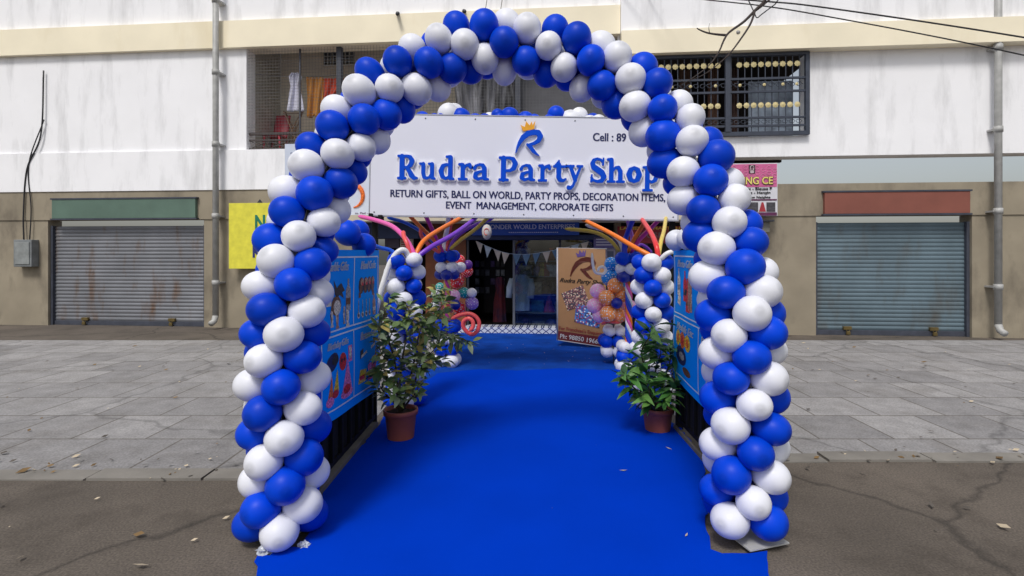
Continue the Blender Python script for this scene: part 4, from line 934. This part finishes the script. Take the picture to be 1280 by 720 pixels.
o = MB(FM); o.tube(catmull([(xj-.08, -.06, 1.74), (xj-.1, -.05, 2.3), (xj-.02, -.05, 3.2), (xj+.3, -.06, 3.9), (xj+.35, -.05, 5.2)], 8), .014, 6); o.tube(catmull([(xj+.05, -.06, 1.74), (xj+.07, -.05, 2.4), (xj+.02, -.05, 3.3), (xj+.36, -.05, 4.2)], 8), .011, 6); o.build('supply_cables', rgb('black_cable', 34, 34, 38, rough=.6), r)
# shop front
sf = root('glazed_shop', FM @ Vector(((xA+xB)/2, 0, 0)), 'glazed shop front with blue fascia and patterned tile sill', 'shop front', rz=FRZ)
z1_ = fx(650, 412)[1]
o = MB(FM); o.box((xA-.1, -.3, 0), (xB+.05, .06, fx(650, 409.5, .3)[1])); o.build('tile_sill', tilemat('lattice_tile'), sf, .004)
al_m = rgb('dark_aluminium', 48, 50, 60, rough=.4); zf = fx(650, 300)[1]
for px in (585, 642.5, 700, 765): x = fX(px); o = MB(FM); o.box((x-.022, -.03, z1_), (x+.022, .02, zf)); o.build('mullion', rgb('dull_aluminium', 92, 96, 106, rough=.4) if px == 642.5 else al_m, sf, .003)
gl = glassmat('shop_glass', (.70, .76, .80), .07)
for a_, b_ in ((642.5, 700), (700, 765)): o = MB(FM); o.box((fX(a_)+.023, -.008, z1_+.002), (fX(b_)-.023, -.002, zf-.002)); o.build('glass_pane', gl, sf)
fas_m = rgb('fascia_blue', 26, 74, 165, rough=.5, var=.06)
zf0, zf1 = fx(650, 294, .3)[1], fx(650, 276.5, .3)[1]
o = MB(FM); o.box((fX(590, .3), -.30, zf0), (fX(724, .3), -.26, zf1)); o.build('fascia_board', fas_m, sf, .004)
o = MB(FM); xm_ = fX(661, .3); M_ = Matrix.Translation((xm_, -.302, fx(650, 283.5, .3)[1])) @ UP; put_text(o, 'WONDER WORLD ENTERPRISES', M_, w=fX(718, .3)-fX(604, .3), h=.085, depth=.003, bold=2); o.build('fascia_lettering', rgb('faded_lettering', 200, 205, 225, rough=.5), sf)
o = MB(FM); xm_ = fX(655, .3); M_ = Matrix.Translation((xm_, -.302, zf0+.035)) @ UP
for k in range(24): o.box((fX(636, .3)+k*.038, -.303, zf0+.045), (fX(636, .3)+k*.038+.027, -.3005, zf0+.057))
o.build('fascia_small_print', rgb('faded_lettering', 165, 170, 195), sf)
o = MB(FM); o.box((xA, -.2, zf), (xB, .05, zf0+.01)); o.build('shutter_box', rgb('navy_shutter_box', 20, 38, 78, rough=.5, var=.2), sf, .01)
zs2 = fx(650, 305)[1]
# bunting
bt = root('pennant_bunting', FM @ Vector((fX(645), -.1, zs2)), 'string of pale and navy triangular pennants across the shop glass', 'bunting', rz=FRZ)
pal = rgb('pale_pennant', 170, 185, 200, rough=.8); dkp = rgb('steel_blue_pennant', 90, 120, 150, rough=.8); nvp = rgb('cream_pennant', 190, 180, 170, rough=.8)
path = catmull([fx(597, 302, .12)+(0,), fx(612, 309, .12)+(0,), fx(632, 316, .12)+(0,), fx(655, 318, .12)+(0,), (fx(680, 315, .12))+(0,), fx(704, 310, .12)+(0,), fx(735, 302, .12)+(0,)], 8)
path = [Vector((p.x, -.12, p.y)) for p in path]
o = MB(FM); o.tube(path, .004, 5); o.build('string', pal, bt)
tot = 0; nxt = .05
for a_, b_ in zip(path[:-1], path[1:]):
    tot += (b_-a_).length
    if tot > nxt:
        nxt += .185; d_ = (b_-a_).normalized(); k = random.randrange(3)
        o = MB(FM); q_ = a_; o.add([q_-d_*.075, q_+d_*.075, q_+Vector((random.gauss(0, .015), -.02, -.21))], [(0, 1, 2)]); o.build('pennant', (pal, dkp, nvp)[k], bt)
# white egg shaped lantern / balloon print below fascia
p_ = P(608.5, 290, 8.9); r = root('hanging_lantern', p_, 'pale oval paper lantern with red print hanging at the left end of the fascia', 'lantern')
o = MB(Matrix.Translation(p_) @ Matrix.Diagonal((.085, .085, .13, 1))); o.lathe([(.001, -1), (.38, -.92), (.7, -.7), (.95, -.25), (1, .1), (.85, .55), (.5, .87), (.2, .97), (.001, 1)], 20); o.build('shade', rgb('paper_white', 190, 185, 185, rough=.7), r)
o = MB(Matrix.Translation(p_)); 
o.tube([(.05*math.cos(a)*.8, -.088+.02*abs(math.cos(a)), .055*math.sin(a)) for a in [k*.5 for k in range(11)]], .009, 6)
o.build('print', rgb('red_print', 190, 80, 70), r)
o = MB(); o.bar(p_+Vector((0, 0, .125)), p_+Vector((0, 0, .35)), .004); o.build('cord', al_m, r)

# things inside the shop
def goods(name, label, cat, px, py, D, build, m):
    p = P(px, py, D); o = MB(Matrix.Translation(p)); build(o); return tag(o.build(name, m), label, cat)
sh = root('display_rack', FM @ Vector((fX(672), .35, 0)), 'glass shelved display rack standing behind the right shop pane', 'display rack', rz=FRZ)
shz = [fx(650, y, -.3)[1] for y in (415, 390, 368, 345, 326)]
for z in shz: o = MB(FM); o.box((fX(643), .2, z-.012), (fX(762), .6, z)); o.build('shelf', rgb('grey_shelf', 120, 128, 138, rough=.3), sh)
for px in (643.5, 700, 761): x = fX(px); o = MB(FM); o.box((x-.012, .58, 0), (x+.012, .602, shz[-1]+.2)); o.build('upright', al_m, sh)
tone = {'white': (200,205,210), 'cream': (200,185,150), 'red': (175,50,50), 'green': (50,120,70), 'blue': (30,50,150), 'grey': (110,115,125), 'orange': (215,100,60), 'purple': (90,60,130), 'yellow': (205,180,60), 'brown': (105,75,55), 'pink': (200,110,140), 'teal': (50,120,130), 'black': (35,35,40), 'silver': (150,155,165)}
def gm(c): return rgb(c+'_goods', *[int(v*.8) for v in tone[c]], rough=.5, var=.6, scale=18)
rown = ['lowest shelf', 'second shelf from below', 'middle shelf', 'fourth shelf', 'top shelf']
items = [(0,'blue','ball',690),(0,'purple','doll',657),(0,'green','doll',705),(0,'grey','box',673),(0,'black','box',648),
         (1,'red','cone',686),(1,'grey','doll',660),(1,'silver','bag',700),(1,'brown','doll',650),(1,'teal','box',672),
         (2,'cream','box',669),(2,'brown','doll',682),(2,'black','vase',692),(2,'grey','vase',655),(2,'pink','doll',646),(2,'white','vase',699),
         (3,'white','box',691),(3,'yellow','doll',678),(3,'red','doll',682.5),(3,'blue','vase',671),(3,'grey','box',657),(3,'purple','vase',648),
         (4,'orange','vase',689),(4,'grey','box',675),(4,'silver','box',655)]
for r_, c, kind, px in items:
    z = shz[r_]+.001; x = fX(px, -.3); y = .36; T = FM @ Matrix.Translation((x, y, z)); o = MB(T)
    if kind == 'box': h = random.uniform(.14, .22); o.box((-.12, -.06, 0), (.12, .06, h)); o.box((-.125, -.065, h), (.125, .065, h+.03)); nm = 'gift_box'; lab = 'lidded gift box'
    elif kind == 'ball': o.lathe([(.001, 0), (.1, .03), (.14, .13), (.11, .22), (.03, .27), (.001, .27)], 16); nm = 'party_ball'; lab = 'round party ball'
    elif kind == 'cone': o.lathe([(.13, 0), (.125, .01), (.02, .3), (.035, .32), (.001, .345)], 16); nm = 'party_hat'; lab = 'cone party hat'
    elif kind == 'doll': o.lathe([(.09, 0), (.1, .06), (.05, .16), (.035, .17), (.06, .2), (.062, .24), (.03, .27), (.001, .275)], 14); nm = 'toy_doll'; lab = 'small standing doll'
    elif kind == 'vase': o.lathe([(.05, 0), (.08, .08), (.075, .14), (.03, .2), (.045, .25), (.04, .25)], 14); nm = 'gift_vase'; lab = 'gift vase'
    else: o.box((-.1, -.04, 0), (.1, .04, .2)); o.tube([(-.05, 0, .2), (-.04, 0, .27), (.04, 0, .27), (.05, 0, .2)], .008, 6); nm = 'gift_bag'; lab = 'handled gift bag'
    m_ = o.build(nm, gm(c), None, .006 if kind in ('box', 'bag') else 0); tag(m_, '%s %s on the %s behind the shop glass' % (c, lab, rown[r_]), nm.replace('_', ' '))
# packets pegged on the dark left side
pk = root('packet_board', FM @ Vector((fX(612), 1.0, 0)), 'pegboard of small grey packets inside the open doorway', 'packet board', rz=FRZ)
o = MB(FM); o.box((fX(592), 1.25, .2), (fX(636), 1.28, fx(612, 318, -1.25)[1])); o.build('board', rgb('black_board', 26, 24, 28, rough=.8), pk)
for i in range(6):
    for j in range(4):
        if random.random() < .2: continue
        x = fX(594+i*6.4, -1.2); z = fx(612, 326+j*11, -1.2)[1]; o = MB(FM); o.box((x, 1.2, z-.13), (x+.085, 1.22, z)); o.build('packet', gm(random.choice(['grey', 'silver', 'black', 'brown', 'grey', 'purple'])), pk, .004)
def hang(name, label, cat, rows, D, m, fold=7):
    o = MB(); n = len(rows)
    def fn(u, v):
        t = v*(n-1); i = min(int(t), n-2); f = t-i; a = rows[i]; b_ = rows[i+1]; l = a[0]+(b_[0]-a[0])*f; r = a[1]+(b_[1]-a[1])*f; y = a[2]+(b_[2]-a[2])*f
        th = PI*u; p = P((l+r)/2-(r-l)/2*math.cos(th), y, D); p.y -= .09*math.sin(th)+.012*math.sin(u*fold*3+v*2); return p
    o.grid(fn, 28, 20); return tag(o.build(name, m), label, cat)
hang('display_shirt', 'light grey blue shirt hanging inside the shop beside the centre mullion', 'shirt', [(646,656,343),(640,663,348),(638,665,356),(641,663,368),(642,662,388)], 10.06, rgb('pale_shirt_cotton', 150, 164, 180, rough=.9))
o = MB()
for (a_, b_, c_, d_) in (((641,349),(637,360),(636,372),0), ((662,349),(665,360),(664,373),0)): o.tube([P(*a_, 10.05), P(*b_, 10.03), P(*c_, 10.03)], [.07, .065, .055], 10)
ss = bpy.data.objects['display_shirt']; so = o.build('sleeve', rgb('pale_shirt_cotton', 165, 178, 195), ss)
hang('display_dress', 'red and purple dress hanging inside the dark shop doorway', 'dress', [(621,629,346),(618,631,352),(620,630,362),(617,632,378),(616,634,402)], 10.5, mat('red_purple_cloth', lin((92, 26, 34)), rough=.9, var=.2, stain=(lin((40, 28, 62)), 2.2, .45, .6, .6)))

# ---- standing poster
pr = root('standing_poster', P(728, 432, 8.4), 'tan hanging poster with brown emblem and phone number right of the shop glass', 'poster')
pa, pb_ = P(697.5, 310, 8.45), P(757, 311, 8.3); pc, pd_ = P(697.5, 425, 8.3), P(757, 434, 8.15)
def pos_p(u, v, o=0.):
    t = pa.lerp(pb_, u); b_ = pc.lerp(pd_, u); p = b_.lerp(t, v); p = Vector(p); p.y += -o+.018*math.sin(u*5+v*3)-.04*math.sin(PI*v); return p
tan_m = rgb('tan_flex', 148, 110, 74, rough=.45, var=.05); mar_m = rgb('maroon_ink', 92, 24, 28, rough=.5); brn_m = rgb('brown_emblem_ink', 104, 36, 26, rough=.5)
pics = [rgb('collage_%d' % i, *c, rough=.5) for i, c in enumerate(((70,60,75),(150,110,105),(120,70,80),(200,180,160),(60,50,55),(40,80,150),(70,120,190),(150,60,100),(190,200,220)))]
pm = [tan_m, mar_m, brn_m, rgb('purple_crown_ink', 74, 48, 120), rgb('black_script_ink', 30, 22, 22), white_ink, rgb('red_headline_ink', 150, 30, 45)]+pics
o = MB(); o.grid(lambda u, v: pos_p(u, v), 10, 20)
def ppoly(ci, uv, off=.004): o.cur = ci; o.poly([pos_p(u, v, off) for u, v in uv]); o.cur = 0
for k in range(6): ppoly(1, [(k/6+.0, 0.005), (k/6+1/6, .005), (k/6+1/6, .1), (k/6, .1)])
def ptext(s, ci, uc, vc, w, h, **kk):
    vs, fs, tw, th = text(s, **kk); o.cur = ci; o.add([pos_p(uc+v.x/tw*w, vc+v.y/th*h, .009+uc*.001) for v in vs], fs); o.cur = 0
ptext('Ph: 98850 19660', 5, .47, .048, .86, .05, off=.02, shear=.1)
ptext("For Franchise's Enquiries", 6, .49, .128, .94, .052); ptext("For Franchise's Enquiries", 6, .494, .128, .94, .052)
ptext('Rudra Party Shop', 4, .5, .645, .94, .06, shear=.45); ptext('Rudra Party Shop', 4, .506, .645, .94, .06, shear=.45)
def pstroke(lst, ci):
    for lp_ in [contours(lst, res=.012)]:
        vs, fs = loops_mesh(lp_, .0005); o.cur = ci; o.add([pos_p(.26+(v.x*100-22)/138*.49, .68+(v.y*100+291)/146*.23, .008) for v in vs], fs); o.cur = 0
st = [[(22,-278,3),(30,-250,6),(42,-222,10),(62,-190,14),(90,-168,15),(120,-160,15),(146,-163,15),(158,-183,15),(148,-208,12),(122,-224,9),(92,-232,6)],[(86,-230,7),(104,-245,11),(122,-268,10),(138,-282,6),(152,-291,2)]]
pstroke([[(x/100, y/100, r/100) for x, y, r in l] for l in st], 2)
cr = [(60,-156),(46,-122),(70,-133),(77,-100),(97,-124),(108,-101),(114,-122),(129,-96),(122,-147)]
ppoly(3, [(.37+(x-46)/83*.22, .905+(y+156)/57*.08) for x, y in cr], .008)
def collage(u0, v0, w, h, rot, cols, nx, ny):
    for i in range(nx):
        for j in range(ny):
            pts_ = []
            for (a_, b_) in ((i, j), (i+1, j), (i+1, j+1), (i, j+1)):
                x = (a_/nx-.5)*w; y = (b_/ny-.5)*h; pts_.append((u0+x*math.cos(rot)-y*math.sin(rot)*1.6, v0+(x*math.sin(rot))*.5+y*math.cos(rot)))
            ppoly(7+random.choice(cols), pts_, .005+.0001*((i*7+j*3) % 5))
collage(.36, .47, .5, .2, .45, [0,1,2,0,4,4,2,1,3], 22, 18); collage(.62, .3, .52, .2, -.12, [5,6,5,7,6,5,8,4], 18, 14)
o.build('printed_sheet', pm, pr)
tp_ = MB(); tp_.tube([pos_p(-.03, 1.0, .0), pos_p(1.03, 1.0, 0)], .006, 8); tp_.build('top_rod', rgb('pale_aluminium', 170, 172, 182), pr)
tp_ = MB(); tp_.tube([pos_p(-.03, 0.0, .0), pos_p(1.03, 0.0, 0)], .006, 8); tp_.build('bottom_rod', rgb('pale_aluminium', 170, 172, 182), pr)
tp_ = MB()
tp_.tube([pos_p(-.012, 0, .0), pos_p(-.014, .5, 0), pos_p(-.012, 1, 0)], .014, 8); tp_.build('edge_tube', rgb('pale_aluminium', 170, 172, 182), pr)
# stand legs so the poster stands
for u in (.1, .9):
    a_ = pos_p(u, 1); tp_ = MB(); tp_.tube([a_+Vector((0, .02, 0)), Vector((a_.x, a_.y+.45, .012))], .01, 6); tp_.build('rear_leg', al_m, pr)

# ---- neighbours' signs
def board(name, label, cat, px0, py0, px1, py1, out, m, texts=(), frame=None, th=.03):
    x0, z1 = fx(px0, py0, out); x1, z0 = fx(px1, py1, out); r = root(name, FM @ Vector(((x0+x1)/2, -out, z0)), label, cat, rz=FRZ)
    o = MB(FM); o.box((x0, -out, z0), (x1, -out+th, z1)); o.build('board', m, r, .003)
    return r, x0, x1, z0, z1
def bx_on(r, name, m, lst, out, px=True):
    o = MB(FM)
    for a, b_, c, d in lst:
        x0, z1 = fx(a, b_, out); x1, z0 = fx(c, d, out); o.box((x0, -out-.006, z0), (x1, -out-.001, z1))
    return o.build(name, m, r)
def txt_on(r, name, m, lst, out, **k):
    o = MB(FM)
    for s, a, c, yc, h in lst:
        x0, z = fx(a, yc, out); x1, _ = fx(c, yc, out); hh = h/F*9.5
        put_text(o, s, Matrix.Translation(((x0+x1)/2, -out-.002, z)) @ UP, w=x1-x0, h=hh, depth=.004, **k)
    return o.build(name, m, r)
# pink tailoring sign
r, *_ = board('shop_sign', 'pink and white neighbour sign with yellow capital letters right of the arch', 'sign', 884, 205, 972, 270, .22, rgb('white_flex', 215, 215, 222, rough=.5, var=.06))
pkm = rgb('pink_flex', 205, 100, 150, rough=.5, var=.12, scale=9)
bx_on(r, 'pink_field', pkm, [(885, 206, 971, 233.5)], .22)
o = MB(FM)
for i in range(12):
    for j in range(3):
        x, z = fx(889+i*7.2, 209.5+j*7+(i % 2)*3, .232); o.tube([(x+.035*math.cos(a), -.232, z+.03*math.sin(a)) for a in [k*PI/6 for k in range(13)]], .003, 4)
o.build('lattice_print', rgb('pale_pink_ink', 225, 160, 190), r)
bx_on(r, 'lower_strip', rgb('purple_strip', 95, 40, 80, rough=.5), [(885, 266, 971, 269.5), (885, 249.5, 971, 250.5)], .222)
blk = rgb('black_ink', 35, 32, 40, rough=.5)
bx_on(r, 'thumbnail_picture', rgb('dark_photo_ink', 70, 68, 74, rough=.5, var=.5, scale=25), [(928, 253, 947.5, 264.5), (958, 253, 969, 264.5)], .223)
o = MB(FM); x, z = fx(953, 264.5, .224); o.poly([(x-.06, -.228, z), (x+.06, -.228, z), (x+.035, -.228, z+.09), (x+.015, -.228, z+.165), (x-.015, -.228, z+.165), (x-.035, -.228, z+.09)]); o.build('garment_print', rgb('red_garment_ink', 170, 50, 60), r)
o = MB(FM); x, z = fx(940, 211.5, .23); o.cbox((x, -.23, z), (.11, .006, .15)); o.build('portrait_frame', rgb('dark_portrait', 70, 50, 60), r)
o = MB(FM); o.tube([(x+.03*math.cos(a), -.236, z+.02+.045*math.sin(a)) for a in [k*PI/6 for k in range(13)]], .007, 5); o.cbox((x, -.235, z-.045), (.06, .004, .045)); o.build('portrait_print', rgb('pale_portrait', 205, 190, 195), r)
txt_on(r, 'headline_outline', blk, [('HING CE', 920.4, 966.4, 226.3, 10.4)], .228, off=.05)  # dark printed outline behind the yellow capitals
txt_on(r, 'headline_lettering', rgb('yellow_letter_ink', 232, 215, 120, rough=.5), [('HING CE', 921, 966, 226, 9.2)], .234, off=.02)
txt_on(r, 'small_lettering', blk, [('ss - Blouse P', 934, 965, 236, 3.6), ('ls - Hangin', 937, 963, 241.3, 3.8), ('on Neighte', 938, 963, 247, 3.6)], .224, off=.02)
# yellow sign at left
r, *_ = board('shop_sign', 'yellow sign with green and navy letters left of the arch', 'sign', 286, 254, 352, 336, .2, rgb('yellow_flex', 222, 214, 70, rough=.5, var=.12))
txt_on(r, 'green_lettering', rgb('green_letter_ink', 20, 118, 92, rough=.5), [('N', 319, 331.5, 278, 20)], .2, off=.03)
txt_on(r, 'navy_lettering', rgb('navy_letter_ink', 34, 40, 112, rough=.5), [("K'", 316, 329, 314, 17)], .2, off=.03)
o = MB(FM); x, z = fx(324.5, 255, .19); o.add([(x-.07, -.19, z), (x+.07, -.19, z), (x, -.19, z+.09), (x-.07, -.17, z), (x+.07, -.17, z), (x, -.17, z+.09)], [(0,1,2), (5,4,3), (0,3,4,1), (1,4,5,2), (2,5,3,0)]); o.build('bracket', al_m, r)
# pale blue-white board behind arch with orange ring
r, *_ = board('shop_sign', 'pale blue board with an orange ring behind the left end of the white signboard', 'sign', 356, 180, 474, 271, .12, rgb('pale_blue_flex', 200, 208, 226, rough=.5, var=.04))
o = MB(FM); x, z = fx(441, 245, .13); o.tube([(x+.2*math.cos(a), -.126, z+.22*math.sin(a)) for a in [-1.5+k*.3 for k in range(15)]], [.012+.03*math.sin(PI*min(1, k/14)) for k in range(15)], 10); o.build('ring_emblem', rgb('orange_ink', 226, 112, 70), r)
txt_on(r, 'small_lettering', rgb('dull_ink', 120, 100, 130), [('ss, Pad -', 444, 460, 266.5, 2.6)], .121)
txt_on(r, 'faint_lettering', rgb('grey_blue_ink', 95, 105, 140), [('S', 363, 366, 192.5, 4), ("'", 363.5, 364.5, 199.5, 2)], .121)
# ground floor left neighbour
bpart('awning', rgb('navy_awning', 26, 40, 74, rough=.7, var=.2), [((fX(440), -.55, fx(500, 298, .5)[1]), (fX(533), -.02, fx(500, 279, .5)[1]))])
r, *_ = board('notice_board', 'yellow notice board full of small dark lines behind the left balloon column', 'notice', 489, 316, 525, 342, .15, rgb('ochre_flex', 176, 148, 50, rough=.5, var=.1))
bx_on(r, 'printed_lines', blk, [(491, 319+i*3, 523-random.uniform(0, 6), 320.3+i*3) for i in range(7)], .151)
r, *_ = board('notice_poster', 'small poster of red and cream lines above the yellow notice board', 'notice', 500, 297, 516.5, 317, .13, rgb('cream_paper', 190, 175, 160, rough=.7, var=.15))
bx_on(r, 'printed_lines', rgb('red_line_ink', 150, 55, 50), [(501.5, 299+i*3, 515-random.uniform(0, 5), 300.3+i*3) for i in range(5)], .131)
r, *_ = board('notice_poster', 'dull mauve grey poster left of the red and cream one', 'notice', 481, 297, 499, 310, .12, rgb('mauve_paper', 84, 76, 90, rough=.7, var=.2))
# right neighbour: maroon sign and purple notice
r, *_ = board('shop_sign', 'maroon neighbour sign with yellow lettering below the canopy on the right', 'sign', 772, 283, 858, 304, .3, rgb('maroon_flex', 150, 44, 54, rough=.6, var=.2))
txt_on(r, 'yellow_lettering', rgb('ochre_letter_ink', 225, 195, 80), [("LADIES'   S MARTCH", 775, 850, 285.3, 3.8)], .3, off=.02)
txt_on(r, 'grey_lettering', rgb('grey_letter_ink', 130, 120, 125), [('HOUSE', 790, 828, 294, 6.5)], .3)
r, *_ = board('notice_board', 'purple notice board with pale lines between the poster and the maroon sign', 'notice', 742, 296, 772, 310, .2, rgb('purple_paper', 92, 84, 140, rough=.6, var=.1))
bx_on(r, 'printed_lines', rgb('pale_line_ink', 185, 182, 205), [(745, 298.5+i*3.4, 769-random.uniform(0, 6), 300+i*3.4) for i in range(3)], .201)
r, *_ = board('notice_poster', 'tall pale mauve poster hung below the purple notice board', 'notice', 757, 310, 769, 338, .12, rgb('pale_mauve_paper', 150, 145, 170, rough=.6, var=.2))
bx_on(r, 'printed_picture', rgb('slate_print', 80, 85, 110), [(759, 314, 767, 322), (759, 325, 767, 327), (759, 329, 767, 331)], .121)
# dark doorway leaf and grey posts in the right neighbour opening
r = root('shop_door', FM @ Vector((fX(815), .2, 0)), 'dark open shop door below the maroon sign', 'door', rz=FRZ)
o = MB(FM); o.box((fX(806), .2, 0), (fX(812), .24, zs-.2)); o.build('door_frame', rgb('grey_jamb', 90, 88, 92), r); o = MB(FM); o.box((fX(812)+.01, .22, 0), (fX(842), .26, zs-.2)); o.build('door_leaf', rgb('near_black_wood', 22, 20, 22, rough=.6), r)
# brackets at right of the facade
r = root('wall_bracket', FM @ Vector((fX(948), -.2, fx(948, 280)[1])), 'dark steel bracket with a grey box under the pink sign', 'bracket', rz=FRZ)
x, z = fx(948, 276, .3); o = MB(FM); o.box((x-.2, -.36, z-.015), (x+.25, -.06, z+.01)); o.bar((x-.1, -.3, z-.02), (x+.05, -.04, z-.28), .012); o.build('arm', al_m, r)
o = MB(FM); o.box((x+.02, -.28, z-.2), (x+.2, -.06, z-.017)); o.build('meter_box', rgb('meter_grey', 120, 118, 112), r, .006)

# ------------------------------------------------------------------ cables and dry twig at upper right
cab_m = rgb('black_cable', 34, 34, 38, rough=.6)
def cable(label, lst, r_):
    o = MB(); o.tube(catmull(px3(lst), 8), r_, 6); return tag(o.build('overhead_cable', cab_m), label, 'cable', 'overhead cables at the upper right')
cable('overhead cable passing highest at the upper right corner', [(1420,70,7),(1200,34,7.2),(1020,8,7.6),(960,2,7.8),(900,-3,8.2),(820,-14,9.0),(760,-25,9.6)], .011)
cable('overhead cable passing lowest behind the twig at the upper right', [(1420,100,7),(1200,52,7.2),(1020,18,7.6),(958,8,7.8),(915,3,8.2),(870,-2,8.6),(800,-14,9.6)], .009)
cable('slack looped cable beside the twig at the upper right', [(1300,-60,6.8),(1080,-30,7.1),(985,-6,7.4),(968,6,7.5),(952,18,7.6),(946,22,7.6),(942,14,7.7),(930,-10,7.8),(900,-60,8)], .008)
tw = root('dry_twig', P(948, 6, 7.6), 'bare dry twig caught on the overhead cables at the upper right', 'twig')
o = MB(); twm = rgb('twig_bark', 66, 58, 56, rough=.9, var=.3, scale=30)
for lst, r0, r1 in (([(962,-14,7.55),(955,2,7.6),(945,12,7.6),(930,27,7.6),(912,40,7.55),(905,50,7.5),(898,66,7.5),(886,82,7.5),(868,96,7.5),(850,107,7.5)], .026, .004),
                    ([(944,13,7.6),(938,30,7.55),(925,50,7.5),(912,67,7.5),(898,80,7.5),(880,93,7.5),(862,101,7.5)], .017, .004),
                    ([(908,44,7.55),(896,43,7.5),(884,41,7.5),(874,37,7.5),(871,35,7.5)], .018, .007),
                    ([(887,41,7.5),(886,35,7.5),(887,29,7.5)], .006, .002), ([(893,72,7.5),(888,70,7.5),(885,67,7.5)], .006, .002), ([(905,74,7.5),(910,70,7.45),(916,67,7.45)], .006, .002), ([(856,103,7.5),(850,100,7.5),(847,97,7.5)], .005, .002), ([(966,-4,7.6),(952,8,7.6),(944,14,7.6)], .014, .012)):
    pp = catmull(px3(lst), 5); o.tube(pp, [r0+(r1-r0)*i/(len(pp)-1) for i in range(len(pp))], 7)
o.build('branch', twm, tw)
for px, py, lab in ((608, 0, 'thin wire hanging above the left of the arch crown'), (627, 0, 'thin wire hanging just right of the other above the arch crown')):
    o = MB(FM); a_ = fx(px+8, -60, .1); b_ = fx(px-3, 24, .1); o.tube([(a_[0], -.1, a_[1]), ((a_[0]+b_[0])/2+.02, -.12, (a_[1]+b_[1])/2), (b_[0], -.1, b_[1])], .006, 5); tag(o.build('wall_wire', cab_m), lab, 'wire')

# ------------------------------------------------------------------ light, world, render
w = bpy.data.worlds.new("World"); S.world = w; w.use_nodes = True; N = w.node_tree.nodes; L = w.node_tree.links
sky = N.new('ShaderNodeTexSky'); sky.sky_type = 'NISHITA'; sky.sun_disc = False
EL, AZ = math.radians(56), math.radians(200)
sky.sun_elevation = EL; sky.sun_rotation = AZ; sky.air_density = 1.2; sky.dust_density = 3.0; sky.ozone_density = 1.0
hs = N.new('ShaderNodeHueSaturation'); hs.inputs['Saturation'].default_value = .45
L.new(sky.outputs[0], hs.inputs['Color']); L.new(hs.outputs[0], N['Background'].inputs[0]); N['Background'].inputs[1].default_value = .118
sd = bpy.data.lights.new('sun', 'SUN'); sd.energy = 2.05; sd.angle = math.radians(13); sd.color = (1, .97, .92)
so = bpy.data.objects.new('sun', sd); COL.objects.link(so)
dv = Vector((math.sin(AZ)*math.cos(EL), math.cos(AZ)*math.cos(EL), math.sin(EL)))
so.rotation_euler = (-dv).to_track_quat('-Z', 'Y').to_euler(); so.location = dv*20
S.view_settings.view_transform = 'Standard'; S.view_settings.look = 'None'; S.view_settings.exposure = 0
S.cycles.use_denoising = True; S.cycles.max_bounces = 8; S.cycles.transparent_max_bounces = 12
